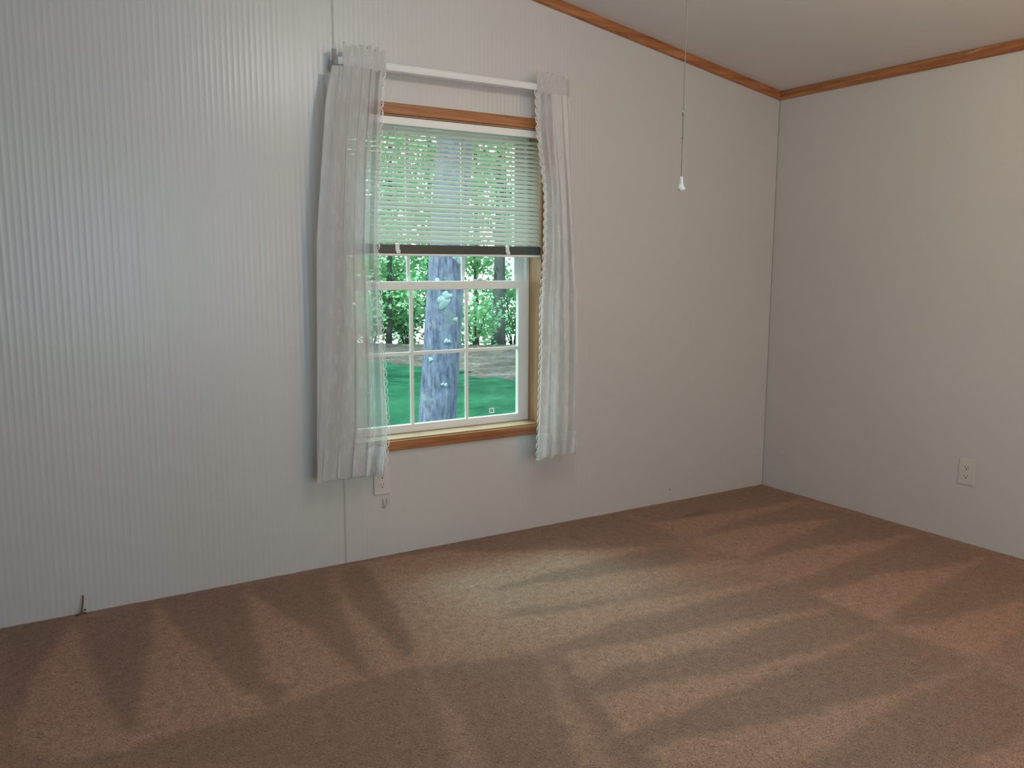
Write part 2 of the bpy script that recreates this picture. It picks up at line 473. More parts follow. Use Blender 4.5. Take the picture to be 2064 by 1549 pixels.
# floor: a fine grid that carries the pile lay of the vacuumed carpet
# pale (+) and dark (-) sweeps of the vacuum cleaner, one painted wall-side shade, floor metres
NAP_SHADE=[
(1,[(-3.45,-0.091),(-3.437,-0.135),(-3.428,-0.426),(-3.415,-0.687),(-3.39,-0.897),(-3.336,-0.978),(-3.43,-0.988),(-3.533,-0.97),(-3.639,-0.816),(-3.622,-0.639),(-3.597,-0.558),(-3.541,-0.339)]),
(1,[(-3.175,-0.013),(-3.161,-0.288),(-3.104,-0.603),(-3.07,-0.827),(-3.028,-0.989),(-3.065,-1.0),(-3.238,-0.978),(-3.337,-0.985),(-3.393,-0.965),(-3.349,-0.88),(-3.323,-0.739),(-3.285,-0.59),(-3.229,-0.305),(-3.203,-0.13)]),
(1,[(-2.869,-0.076),(-2.845,-0.248),(-2.79,-0.52),(-2.766,-0.699),(-2.749,-0.858),(-2.749,-0.963),(-2.783,-0.97),(-2.957,-0.97),(-3.0,-0.96),(-2.963,-0.911),(-2.987,-0.787),(-2.952,-0.562),(-2.905,-0.284)]),
(1,[(-2.58,-0.132),(-2.581,-0.509),(-2.574,-0.636),(-2.589,-0.781),(-2.595,-0.905),(-2.576,-0.947),(-2.582,-0.974),(-2.711,-0.957),(-2.706,-0.946),(-2.682,-0.806),(-2.661,-0.638),(-2.619,-0.43)]),
(1,[(-2.392,-0.04),(-2.345,-0.048),(-2.025,-0.084),(-1.841,-0.231),(-1.261,-0.505),(-1.42,-0.505),(-1.869,-0.528),(-2.116,-0.562),(-2.122,-0.678),(-2.188,-0.789),(-2.217,-1.017),(-2.218,-1.078),(-2.344,-1.045),(-2.582,-0.974),(-2.539,-0.88),(-2.511,-0.777),(-2.483,-0.611),(-2.439,-0.445),(-2.419,-0.229)]),
(0.9,[(-2.116,-0.562),(-1.914,-0.597),(-1.742,-0.641),(-1.555,-0.673),(-1.431,-0.702),(-1.186,-0.763),(-1.05,-0.796),(-1.067,-1.094),(-1.144,-0.887),(-1.338,-0.865),(-1.559,-0.851),(-1.764,-0.85),(-1.879,-0.829),(-2.083,-0.763),(-2.188,-0.789)]),
(1,[(-2.194,-0.8),(-2.069,-0.836),(-1.858,-0.888),(-1.638,-0.942),(-1.274,-1.011),(-1.059,-1.075),(-1.321,-1.056),(-1.67,-1.056),(-1.84,-1.027),(-1.979,-1.049),(-2.132,-1.068),(-2.218,-1.078),(-2.244,-1.001)]),
(1,[(-2.148,-1.124),(-2.006,-1.161),(-1.857,-1.197),(-1.596,-1.229),(-1.355,-1.276),(-1.076,-1.327),(-1.12,-1.342),(-1.406,-1.321),(-1.697,-1.33),(-1.899,-1.313),(-2.027,-1.294),(-2.14,-1.298),(-2.201,-1.331),(-2.191,-1.228)]),
(1,[(-2.233,-1.388),(-2.144,-1.406),(-1.956,-1.441),(-1.779,-1.494),(-1.62,-1.508),(-1.38,-1.542),(-1.1,-1.542),(-1.492,-1.574),(-1.747,-1.564),(-1.937,-1.57),(-2.083,-1.578),(-2.224,-1.594),(-2.297,-1.596),(-2.264,-1.48)]),
(0.9,[(-2.292,-1.674),(-2.179,-1.683),(-2.02,-1.725),(-1.949,-1.746),(-1.754,-1.782),(-1.476,-1.819),(-1.116,-1.847),(-1.455,-1.851),(-1.769,-1.888),(-1.974,-1.911),(-2.06,-1.893),(-2.318,-1.737)]),
(0.8,[(-1.684,-2.12),(-1.414,-2.143),(-1.539,-2.208)]),
(0.8,[(-1.008,-0.246),(-0.716,-0.281),(-0.352,-0.33),(-0.025,-0.323),(-0.201,-0.389),(-0.651,-0.414),(-1.002,-0.48),(-1.031,-0.405)]),
(0.6,[(-1.017,-0.004),(-0.648,0.004),(-0.636,-0.057),(-0.992,-0.163)]),
(0.9,[(-1.04,-0.521),(-0.64,-0.528),(-0.43,-0.582),(-0.164,-0.648),(-0.392,-0.693),(-0.586,-0.713),(-0.858,-0.783),(-1.001,-0.805),(-1.032,-0.694)]),
(1,[(-1.045,-0.881),(-0.87,-0.848),(-0.546,-0.894),(-0.299,-0.965),(-0.062,-0.985),(-0.337,-1.02),(-0.583,-1.048),(-0.8,-1.067),(-1.019,-1.099),(-1.079,-1.092)]),
(1,[(-1.08,-1.19),(-0.893,-1.234),(-0.67,-1.222),(-0.459,-1.298),(-0.254,-1.321),(-0.088,-1.331),(-0.349,-1.376),(-0.516,-1.389),(-0.904,-1.456),(-1.077,-1.495),(-1.066,-1.338)]),
(1,[(-1.083,-1.552),(-0.974,-1.59),(-0.744,-1.613),(-0.434,-1.638),(-0.682,-1.766),(-0.894,-1.798),(-1.078,-1.831),(-1.065,-1.724)]),
(0.55,[(-3.245,-1.007),(-3.236,-1.012),(-3.251,-1.172),(-3.265,-1.164)]),
(0.55,[(-2.991,-1.07),(-2.978,-1.078),(-2.984,-1.181),(-2.988,-1.309),(-3.013,-1.294),(-3.001,-1.17)]),
(0.5,[(-2.595,-1.002),(-2.58,-1.012),(-2.592,-1.135),(-2.603,-1.273),(-2.628,-1.428),(-2.658,-1.531),(-2.72,-1.494),(-2.676,-1.337),(-2.644,-1.221),(-2.621,-1.118)]),
(0.65,[(-2.277,-1.176),(-2.28,-1.239),(-2.309,-1.393),(-2.352,-1.541),(-2.39,-1.693),(-2.462,-1.649),(-2.407,-1.508),(-2.335,-1.345)]),
(-1,[(-2.489,-0.081),(-2.396,-0.051),(-2.419,-0.229),(-2.439,-0.445),(-2.483,-0.611),(-2.511,-0.777),(-2.545,-0.893),(-2.591,-0.896),(-2.589,-0.781),(-2.574,-0.636),(-2.581,-0.509),(-2.562,-0.333)]),
(-0.8,[(-2.116,-0.562),(-1.869,-0.528),(-1.42,-0.505),(-1.29,-0.539),(-1.143,-0.537),(-1.179,-0.698),(-1.424,-0.693),(-1.548,-0.664),(-1.736,-0.632),(-1.911,-0.593)]),
(-0.5,[(-2.188,-0.789),(-2.083,-0.763),(-1.879,-0.829),(-1.764,-0.85),(-1.795,-0.89),(-1.858,-0.888),(-2.069,-0.836)]),
(-0.7,[(-2.175,-1.083),(-2.132,-1.068),(-1.979,-1.049),(-1.84,-1.027),(-1.67,-1.056),(-1.321,-1.056),(-1.083,-1.096),(-1.076,-1.327),(-1.348,-1.27),(-1.591,-1.224),(-1.852,-1.191),(-2.001,-1.155),(-2.144,-1.118)]),
(-0.7,[(-2.205,-1.336),(-2.144,-1.303),(-2.031,-1.299),(-1.903,-1.318),(-1.702,-1.336),(-1.413,-1.326),(-1.088,-1.336),(-1.086,-1.532),(-1.374,-1.537),(-1.615,-1.504),(-1.775,-1.49),(-1.952,-1.436),(-2.14,-1.401),(-2.23,-1.383)]),
(-0.7,[(-2.297,-1.596),(-2.227,-1.597),(-2.086,-1.582),(-1.941,-1.574),(-1.752,-1.568),(-1.498,-1.578),(-1.121,-1.556),(-1.106,-1.699),(-1.117,-1.838),(-1.471,-1.815),(-1.75,-1.779),(-1.945,-1.743),(-2.176,-1.68),(-2.289,-1.671)]),
(-0.7,[(-1.964,-1.917),(-1.765,-1.896),(-1.452,-1.86),(-1.114,-1.859),(-1.154,-2.01),(-1.406,-2.14),(-1.688,-2.118),(-2.009,-1.924)]),
(-0.8,[(-2.188,-1.116),(-2.19,-1.173),(-2.208,-1.34),(-2.297,-1.596),(-2.292,-1.674),(-2.298,-1.749),(-2.38,-1.699),(-2.308,-1.483),(-2.277,-1.348)]),
(-0.7,[(-2.563,-1.004),(-2.228,-1.092),(-2.326,-1.319),(-2.407,-1.508),(-2.468,-1.646),(-2.653,-1.534),(-2.599,-1.278),(-2.584,-1.113)]),
(-0.6,[(-3.533,-0.975),(-3.431,-0.993),(-3.239,-0.983),(-3.066,-1.005),(-2.958,-0.975),(-2.713,-0.963),(-2.588,-0.988),(-2.615,-1.112),(-2.672,-1.32),(-2.725,-1.491),(-3.539,-0.998)]),
(-0.8,[(-3.656,0.006),(-3.452,-0.029),(-3.453,-0.098),(-3.54,-0.332),(-3.597,-0.551),(-3.637,-0.651),(-3.66,-0.637)]),
(-0.8,[(-3.441,-0.087),(-3.181,-0.026),(-3.232,-0.304),(-3.287,-0.588),(-3.332,-0.775),(-3.353,-0.894),(-3.389,-0.892),(-3.414,-0.678),(-3.427,-0.416),(-3.436,-0.118)]),
(-0.8,[(-3.169,-0.012),(-2.863,-0.039),(-2.91,-0.281),(-2.957,-0.559),(-2.99,-0.786),(-2.965,-0.91),(-3.027,-0.983),(-3.068,-0.818),(-3.102,-0.592),(-3.159,-0.275)]),
(-0.8,[(-2.854,-0.045),(-2.553,-0.042),(-2.593,-0.202),(-2.622,-0.429),(-2.664,-0.637),(-2.685,-0.804),(-2.709,-0.944),(-2.747,-0.957),(-2.746,-0.849),(-2.762,-0.689),(-2.786,-0.509),(-2.842,-0.235)]),
(-0.6,[(-2.347,-0.053),(-2.061,-0.003),(-1.399,0.006),(-1.038,0.008),(-1.049,-0.266),(-1.074,-0.462),(-1.263,-0.481),(-1.832,-0.215),(-2.02,-0.073)]),  # strip the window leaves unlit, its shade painted into the carpet
(-0.6,[(-1.016,-0.496),(-0.662,-0.425),(-0.215,-0.401),(-0.079,-0.563),(-0.033,-0.959),(-0.287,-0.956),(-0.529,-0.882),(-0.856,-0.835),(-0.983,-0.816),(-0.597,-0.722),(-0.178,-0.659),(-0.628,-0.517)]),
(-0.6,[(-1.067,-1.094),(-0.81,-1.074),(-0.594,-1.056),(-0.075,-0.993),(-0.022,-1.426),(-0.075,-1.324),(-0.443,-1.288),(-0.655,-1.212),(-0.884,-1.227),(-1.072,-1.183)]),
(-0.6,[(-1.07,-1.5),(-0.912,-1.462),(-0.526,-1.395),(-0.1,-1.338),(-0.142,-1.488),(-0.425,-1.633),(-0.736,-1.608),(-0.967,-1.585),(-1.076,-1.547)]),
(-0.6,[(-1.017,-0.004),(-0.629,-0.05),(-0.036,-0.036),(-0.017,-0.316),(-0.346,-0.324),(-0.704,-0.269),(-0.998,-0.234)]),
]
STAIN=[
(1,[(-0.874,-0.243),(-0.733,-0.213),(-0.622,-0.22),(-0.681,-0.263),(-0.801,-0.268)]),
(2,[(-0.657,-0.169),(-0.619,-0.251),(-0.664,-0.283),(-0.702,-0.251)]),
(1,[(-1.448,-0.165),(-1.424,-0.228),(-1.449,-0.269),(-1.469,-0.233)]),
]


def inside(px, py, poly):
    r = np.zeros(px.shape, bool)
    n = len(poly)
    j = n - 1
    for i in range(n):
        xi, yi = poly[i]; xj, yj = poly[j]
        if yi != yj:
            c = ((yi > py) != (yj > py)) & (px < (xj - xi) * (py - yi) / (yj - yi) + xi)
            r ^= c
        j = i
    return r

def blur(a, k):
    w = np.array([1, 2, 3, 2, 1], float); w /= w.sum()
    for _ in range(k):
        for ax in (0, 1):
            p = np.pad(a, [(2, 2) if i == ax else (0, 0) for i in range(2)], mode='edge')
            a = sum(w[i] * np.take(p, range(i, i + a.shape[ax]), axis=ax) for i in range(5))
    return a

def make_floor():
    st = 0.010
    xs = np.arange(X0, XR + st * 0.5, st); ys = np.arange(Y0, 0 + st * 0.5, st)
    gx, gy = np.meshgrid(xs, ys)                       # rows = y
    jx = blur(RNG.normal(0, 1, gx.shape), 2) * 0.035
    jy = blur(RNG.normal(0, 1, gx.shape), 2) * 0.035
    nap_shade = np.zeros(gx.shape)
    for t, poly in NAP_SHADE:
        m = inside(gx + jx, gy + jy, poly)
        nap_shade[m] = t
    # sweeps of the cleaner continue behind the camera
    behind = (gy < -1.95) & (nap_shade == 0)
    nap_shade[behind] = np.where(np.sin((gx + 0.35 * gy) * 2 * PI / 0.6) > 0, 0.5, -0.4)[behind]
    nap_shade = blur(nap_shade, 1)
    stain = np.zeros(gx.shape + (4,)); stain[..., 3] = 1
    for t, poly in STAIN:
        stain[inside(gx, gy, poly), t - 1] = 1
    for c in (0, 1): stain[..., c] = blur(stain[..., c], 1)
    pile = blur(RNG.normal(0, 1, gx.shape), 1) * 0.0010 + nap_shade * 0.0012
    edge = np.exp(-np.minimum(np.minimum(-gy, -gx), np.minimum(gy - Y0, gx - X0)) / 0.02)
    gz = pile - 0.004 * edge
    nx, ny = len(xs), len(ys)
    v = np.stack([gx, gy, gz], -1).reshape(-1, 3)
    idx = np.arange(nx * ny).reshape(ny, nx)
    q = np.stack([idx[:-1, :-1], idx[:-1, 1:], idx[1:, 1:], idx[1:, :-1]], -1).reshape(-1, 4)
    o = fast_mesh('floor', v, q, M['carpet'], smooth=True)
    a = o.data.attributes.new('nap_shade', 'FLOAT', 'POINT'); a.data.foreach_set('value', nap_shade.ravel().astype(np.float32))
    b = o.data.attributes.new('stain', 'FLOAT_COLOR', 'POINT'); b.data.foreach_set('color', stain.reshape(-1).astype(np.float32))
    o['kind'] = 'structure'
    o['label'] = 'beige cut pile carpet with pale and dark vacuum tracks'
make_floor()

bm = bmesh.new()
box(bm, X0 - 0.3, XR + 0.15, Y0 - 0.15, 0.16, -0.30, -0.012)
tag(finish(bm, 'floor', M['roof']), kind='structure')

# ceiling slab
bm = bmesh.new()
xa, xb, ya, yb = X0 - 0.12, XR + 0.12, Y0 - 0.12, 0.14
hexa(bm, [(xa, ya, zc(xa)), (xb, ya, zc(xb)), (xb, yb, zc(xb)), (xa, yb, zc(xa)),
          (xa, ya, zc(xa) + .12), (xb, ya, zc(xb) + .12), (xb, yb, zc(xb) + .12), (xa, yb, zc(xa) + .12)])
tag(finish(bm, 'ceiling', M['ceil']), kind='structure')

# far wall: core with the window opening, then ribbed panels one by one
wall_back = None
bm = bmesh.new()
def wallpiece(x0, x1, z0, z1=None):
    t0 = zc(x0) if z1 is None else z1
    t1 = zc(x1) if z1 is None else z1
    hexa(bm, [(x0, 0.0075, z0), (x1, 0.0075, z0), (x1, 0.12, z0), (x0, 0.12, z0),
              (x0, 0.0075, t0), (x1, 0.0075, t1), (x1, 0.12, t1), (x0, 0.12, t0)])
wallpiece(X0 - 0.12, WX0, -0.3); wallpiece(WX1, XR + 0.12, -0.3)
wallpiece(WX0, WX1, -0.3, WZ0); wallpiece(WX0, WX1, WZ1)
wall_back = tag(finish(bm, 'wall_back', M['siding']), kind='structure')

def rib(x):
    """face of the embossed board, metres in front of y = 0.0015"""
    u = (x / 0.0203) % 1.0
    w = 0.5 - 0.5 * math.cos(2 * PI * u)
    wide = 0.5 + 0.5 * math.sin(2 * PI * x / 0.0812 + 0.6)
    k = 0.35 if x > -PW else 1.0
    return 0.0006 * k * (w ** 1.6) * (0.65 + 0.35 * wide)

def ribbed_panel(xa, xb):
    b = bmesh.new()
    n = max(2, int(round((xb - xa) / 0.0203 * 8)))
    xs = [xa + (xb - xa) * i / n for i in range(n + 1)]
    for e in (WX0, WX1):
        if xa + 0.004 < e < xb - 0.004:
            k = min(range(len(xs)), key=lambda i: abs(xs[i] - e)); xs[k] = e
    g = 0.0006
    ease = xb < -2 or xa < -2
    def col(x, zs):
        f = 0.0015 - rib(x)
        if ease and (x - xa < 0.003 or xb - x < 0.003) and not (xb > -1.3 and x > -1.3): f = 0.004      # eased edge at the joint
        return [b.verts.new((x, f, z)) for z in zs]
    def levels(x): return [(0.0, zc(x))]
    prev = {}
    for seg in ('full', 'low', 'high'):
        last = None
        for i, x in enumerate(xs):
            xx = min(max(x, xa + (g if ease else 0.0001)), xb - (g if xb < -1.3 else 0.0001))
            inw = lambda a, c: a >= WX0 - 1e-6 and c <= WX1 + 1e-6
            if i + 1 <= n:
                nxt = xs[i + 1]
                need = inw(x, nxt)
            else: need = None
            needl = inw(xs[i - 1], x) if i > 0 else None
            want = [(need is not None) and (need == (seg != 'full')), (needl is not None) and (needl == (seg != 'full'))]
            if not any(want): last = None; continue
            z0, z1 = {'full': (-0.01, zc(xx)), 'low': (-0.01, WZ0), 'high': (WZ1, zc(xx))}[seg]
            c = col(xx, (z0, z1))
            if last is not None and want[1]:
                b.faces.new((last[0], c[0], c[1], last[1]))
            last = c
    r = bmesh.ops.extrude_face_region(b, geom=list(b.faces))
    for v in [e for e in r['geom'] if isinstance(e, bmesh.types.BMVert)]:
        v.co.y = 0.0074
    bmesh.ops.recalc_face_normals(b, faces=list(b.faces))
    return finish(b, 'wall_panel', M['panel'], wall_back)
k = 0
edges = [0.0]
while edges[-1] - PW > X0: edges.append(edges[-1] - PW)
edges.append(X0 - 0.02)
for a, c in zip(edges[1:], edges[:-1]): ribbed_panel(a, c)

# right wall
bm = bmesh.new()
box(bm, 0.0075, 0.12, Y0 - 0.12, 0.0075, -0.3, zc(0) + 0.02)
wall_right = tag(finish(bm, 'wall_right', M['siding']), kind='structure')
ys = [0.0, -0.656, -1.878, -3.10, Y0]
for a, c in zip(ys[1:], ys[:-1]):
    bm = bmesh.new()
    box(bm, 0.0, 0.0074, a + 0.0001, c - 0.0001, -0.01, zc(0), 0.0006)
    finish(bm, 'wall_panel', M['wall'], wall_right)

# wall behind the photographer, with its window opening; left wall with an added one
def hole_wall(name, axis, const, out, lo, hi, wlo, whi, wz0, wz1, door=None):
    b = bmesh.new()
    def piece(a, c, z0, z1):
        pts = []
        for top in (0, 1):
            for (s, d) in ((a, const), (c, const), (c, out), (a, out)):
                x = s if axis == 'x' else d; y = d if axis == 'x' else s
                pts.append((x, y, (z0 if not top else (zc(x) if z1 is None else z1))))
        hexa(b, pts)
    piece(lo, wlo, -0.3, None)
    if door:
        piece(whi, door[0], -0.3, None); piece(door[1], hi, -0.3, None); piece(door[0], door[1], door[2], None); piece(door[0], door[1], -0.3, 0.0)
    else:
        piece(whi, hi, -0.3, None)
    piece(wlo, whi, -0.3, wz0); piece(wlo, whi, wz1, None)
    bmesh.ops.recalc_face_normals(b, faces=list(b.faces))
    return tag(finish(b, name, M['wall']), kind='structure')
FW = (-3.3, -1.8, 0.6, 1.9)
LW = (-2.8, -1.6, 0.6, 1.8)
hole_wall('wall_front', 'x', Y0, Y0 - 0.12, X0 - 0.12, XR + 0.12, *FW, door=(-1.42, -0.58, 2.06))  # doorway cut for the added warm lamp
hole_wall('wall_left', 'y', X0, X0 - 0.12, Y0 - 0.12, 0.12, *LW)

# unseen boards behind the three openings, added to keep sky light out
for (nm, x0, x1, y0, y1, z0, z1) in (('sky_block_front', FW[0] - .02, FW[1] + .02, Y0 - .135, Y0 - .122, FW[2] - .02, FW[3] + .02),
                                     ('sky_block_left', X0 - .135, X0 - .122, LW[0] - .02, LW[1] + .02, LW[2] - .02, LW[3] + .02),
                                     ('sky_block_door', -1.50, -.50, Y0 - .135, Y0 - .122, -.02, 2.10)):
    bm = bmesh.new(); box(bm, x0, x1, y0, y1, z0, z1, .002)
    tag(finish(bm, nm, M['rod']), kind='structure')

# ceiling trim: oak strips following the slope and along the right wall
def trim_profile(d0, d1):
    return [(0.0, 0.0), (0.006, 0.0), (0.0125, 0.006), (0.0155, 0.016), (0.0155, 0.030), (0.012, 0.0445), (0.0, 0.0445)]
def trim_strip(name, mat, A, B, depth_dir, cut=None):
    b = bmesh.new()
    prof = trim_profile(0, 0)
    up = (0, 0, 1)
    ends = []
    for (P, mit) in ((A, 0), (B, 1)):
        ring = []
        for d, h in prof:
            x = P[0] + depth_dir[0] * d; y = P[1] + depth_dir[1] * d
            if mit and depth_dir[1]: x = P[0] - d          # mitre at the corner
            if mit and depth_dir[0]: y = P[1] - d
            z = (P[2] if not depth_dir[1] else (2.0715 - 0.1632 * x)) + h
            ring.append(b.verts.new((x, y, z)))
        ends.append(ring)
    n = len(prof)
    for i in range(n):
        b.faces.new((ends[0][i], ends[0][(i + 1) % n], ends[1][(i + 1) % n], ends[1][i]))
    b.faces.new(ends[0][::-1]); b.faces.new(ends[1])
    bmesh.ops.recalc_face_normals(b, faces=list(b.faces))
    return tag(finish(b, name, mat), kind='structure')
trim_strip('trim_1', M['oak_x'], (X0, 0.0, 0), (0.0, 0.0, 0), (0, -1))
t2 = trim_strip('trim_2', M['oak_y'], (0.0, Y0, 2.0715), (0.0, 0.0, 2.0715), (-1, 0))
for (yy, zz, ln, an) in ((-1.018, 2.1035, 0.030, 0.5), (-1.035, 2.102, 0.034, 0.45), (-1.060, 2.108, 0.03, 0.6)):
    bm = bmesh.new()
    ca, sa = math.cos(an), math.sin(an)
    p = [(-0.0175, yy + ln * .5 * ca, zz - ln * .3 * sa), (-0.0165, yy + ln * .5 * ca, zz - ln * .3 * sa - .0012),
         (-0.0165, yy - ln * .5 * ca, zz + ln * .3 * sa - .0012), (-0.018, yy - ln * .5 * ca, zz + ln * .3 * sa + .001)]
    q = [(x + 0.003, y, z + 0.0015) for x, y, z in p]
    hexa(bm, p + q)
    bmesh.ops.recalc_face_normals(bm, faces=list(bm.faces))
    finish(bm, 'splinter', M['splinter'], t2)['label'] = 'pale splinter torn from the oak strip'

# ------------------------------------------------------------------ far window
win = empty('window_1', ((WX0 + WX1) / 2, 0.06, WZ0))
win['kind'] = 'structure'
WO = win.location.copy()
def wpart(b, name, mat, parent=None, label=None, smooth=False):
    bmesh.ops.translate(b, verts=list(b.verts), vec=-WO)
    o = finish(b, name, mat, parent or win, smooth)
    if label: o['label'] = label
    return o
CT = 0.042
def casing_piece(x0, x1, z0, z1, mat):
    b = bmesh.new(); box(b, x0, x1, -0.0125, 0.0, z0, z1, 0.003, 2)
    return wpart(b, 'casing', mat, None, 'oak strip framing the window opening')
casing_piece(WX0 - CT, WX1 + CT, WZ1, WZ1 + CT, M['oak_x'])
casing_piece(WX0 - CT, WX1 + CT, WZ0 - CT, WZ0, M['oak_x'])
casing_piece(WX0 - CT, WX0, WZ0 + .0005, WZ1 - .0005, M['oak_z'])
casing_piece(WX1, WX1 + CT, WZ0 + .0005, WZ1 - .0005, M['oak_z'])
# jamb boards lining the recess
JT = 0.006
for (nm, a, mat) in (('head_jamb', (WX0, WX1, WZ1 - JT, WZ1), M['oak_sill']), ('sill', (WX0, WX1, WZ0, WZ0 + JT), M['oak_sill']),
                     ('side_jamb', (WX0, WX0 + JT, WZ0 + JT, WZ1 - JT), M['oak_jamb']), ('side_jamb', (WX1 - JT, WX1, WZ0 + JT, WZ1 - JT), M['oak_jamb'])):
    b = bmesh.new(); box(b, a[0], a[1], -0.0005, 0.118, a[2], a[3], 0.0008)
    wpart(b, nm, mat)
# vinyl master frame
def frame_bars(bx, y0, y1, x0, x1, z0, z1, wl, wr, wb, wt, bev=0.002):
    box(bx, x0, x0 + wl, y0, y1, z0, z1, bev); box(bx, x1 - wr, x1, y0, y1, z0, z1, bev)
    box(bx, x0 + wl - .001, x1 - wr + .001, y0 + .0004, y1 - .0004, z0, z0 + wb, bev)
    box(bx, x0 + wl - .001, x1 - wr + .001, y0 + .0004, y1 - .0004, z1 - wt, z1, bev)
fx0, fx1, fz0, fz1 = WX0 + JT, WX1 - JT, WZ0 + JT, WZ1 - JT
b = bmesh.new(); frame_bars(b, 0.096, 0.155, fx0, fx1, fz0, fz1, 0.018, 0.018, 0.018, 0.024)
wpart(b, 'window_frame', M['vinyl'])
RZ = 1.1385                       # top of the check rail
def sash(name, y0, y1, x0, x1, z0, z1, st, bt, tp, cols, rows, mz):
    b = bmesh.new(); frame_bars(b, y0, y1, x0, x1, z0, z1, st, st, bt, tp)
    s = wpart(b, name, M['vinyl'])
    gx0, gx1, gz0, gz1 = x0 + st, x1 - st, z0 + bt, z1 - tp
    ym = (y0 + y1) / 2 + 0.004
    g = bmesh.new(); box(g, gx0 - .003, gx1 + .003, ym, ym + .004, gz0 - .003, gz1 + .003)
    pane = wpart(g, 'pane', M['glass'], s)
    for i in range(1, cols):
        x = gx0 + (gx1 - gx0) * i / cols
        m = bmesh.new(); box(m, x - .0075, x + .0075, ym - .012, ym - .001, gz0 - .001, gz1 + .001, 0.0015)
        wpart(m, 'muntin', M['vinyl'], s)
    for z in mz:
        m = bmesh.new(); box(m, gx0 - .001, gx1 + .001, ym - .0115, ym - .0015, z - .0075, z + .0075, 0.0015)
        wpart(m, 'muntin', M['vinyl'], s)
    return s, (gx0, gx1, gz0, gz1, ym)
low, LG = sash('lower_sash', 0.098, 0.122, fx0 + .010, fx1 - .010, fz0 + .004, RZ, 0.046, 0.030, 0.036, 3, 2, [0.832])
up, UG = sash('upper_sash', 0.126, 0.150, fx0 + .012, fx1 - .012, RZ - 0.030, fz1 - .010, 0.050, 0.030, 0.034, 3, 2, [1.45])
b = bmesh.new(); box(b, -1.79, -1.72, 0.100, 0.118, RZ - .001, RZ + .006, .002); box(b, -1.765, -1.745, 0.092, 0.112, RZ + .005, RZ + .014, .003)
wpart(b, 'sash_lock', M['vinyl'], low)
b = bmesh.new()
sx, sz, sy = -1.688, 0.536, LG[4] - 0.0016
for (a0, a1, c0, c1) in ((-.011, .011, .019, .023), (-.013, .013, 0.0, .004), (-.013, -.009, .003, .020), (.009, .013, .003, .020)):
    box(b, sx + a0, sx + a1, sy, sy + .0012, sz + c0, sz + c1)
wpart(b, 'sticker', M['sticker'], low, 'small white square outline sticker on the glass')

# ------------------------------------------------------------------ mini blind
BX0, BX1 = WX0 + JT + .002, WX1 - JT - 0.001
blind = empty('window_blind', ((BX0 + BX1) / 2, 0.02, WZ1 - JT))
tag(blind, 'white horizontal slat mini blind lowered over the upper half of the window', 'blind')
BO = blind.location.copy()
def bpart(b, name, mat, parent=None, label=None, smooth=False):
    bmesh.ops.translate(b, verts=list(b.verts), vec=-BO)
    o = finish(b, name, mat, parent or blind, smooth)
    if label: o['label'] = label
    return o
b = bmesh.new()
box(b, BX0, BX1, 0.004, 0.036, 1.7605, WZ1 - JT - .001, .0025, 2)
box(b, BX0, BX1, 0.0015, 0.0045, 1.7585, 1.7635, .001)
bpart(b, 'headrail', M['vinyl'])
NS, ZT, ZB = 24, 1.737, 1.3025
smesh = None
def slat_mesh():
    b = bmesh.new()
    n = 6; w = 0.0250
    th = math.radians(40)
    rows = []
    for i in range(n + 1):
        s = (i / n - .5) * w
        c = 0.0022 * (1 - (2 * i / n - 1) ** 2)
        y = s * math.cos(th) - c * math.sin(th); z = s * math.sin(th) + c * math.cos(th)
        rows.append((y, z))
    for k, off in enumerate((0.0, -0.0003)):
        rows2 = [(y + off * -math.sin(th), z + off * math.cos(th)) for y, z in rows]
        L = [b.verts.new((BX0 - BO.x + .002, y, z)) for y, z in rows2]
        R = [b.verts.new((BX1 - BO.x - .002, y, z)) for y, z in rows2]
        for i in range(n):
            b.faces.new((L[i], R[i], R[i + 1], L[i + 1]) if k == 0 else (L[i + 1], R[i + 1], R[i], L[i]))
        break
    return b
proto = finish(slat_mesh(), 'slat', M['slat'], blind, True)
for i in range(NS):
    z = ZT + (ZB - ZT) * i / (NS - 1)
    o = proto if i == 0 else link(proto.copy(), blind)
    o.location = (random.uniform(-.0006, .0006), 0.0, z - BO.z)
    o.rotation_euler = (math.radians(random.uniform(-2.5, 2.5) + 3.5 * (i / NS)), random.uniform(-.0006, .0006), 0)
b = bmesh.new()
box(b, BX0, BX1, 0.006, 0.034, 1.2515, 1.290, .004, 2)
rail = bpart(b, 'bottom_rail', M['railgrey'], None, 'dark grey bottom rail')
b = bmesh.new(); box(b, BX0 - .001, BX1 + .001, 0.003, 0.036, 1.2435, 1.2530, .002)
bpart(b, 'rail_lip', M['vinyl'], rail, 'white lip under the rail')
for x in (-2.192, -1.672):
    b = bmesh.new()
    box(b, x - .009, x + .009, 0.002, 0.038, 1.262, 1.289, .002); box(b, x - .006, x + .012, 0.0005, 0.005, 1.254, 1.268, .001)
    bpart(b, 'rail_clip', M['vinyl'], rail, 'small white cord clip')
    for yy in (0.0075, 0.0325):
        b = bmesh.new(); tube(b, [(x, yy, 1.288), (x, yy, 1.763)], 0.0008, 5)
        bpart(b, 'ladder_cord', M['ladder'])
    b = bmesh.new(); tube(b, [(x + .004, 0.02, 1.285), (x + .004, 0.02, 1.763)], 0.0007, 5)
    bpart(b, 'lift_cord', M['ladder'])

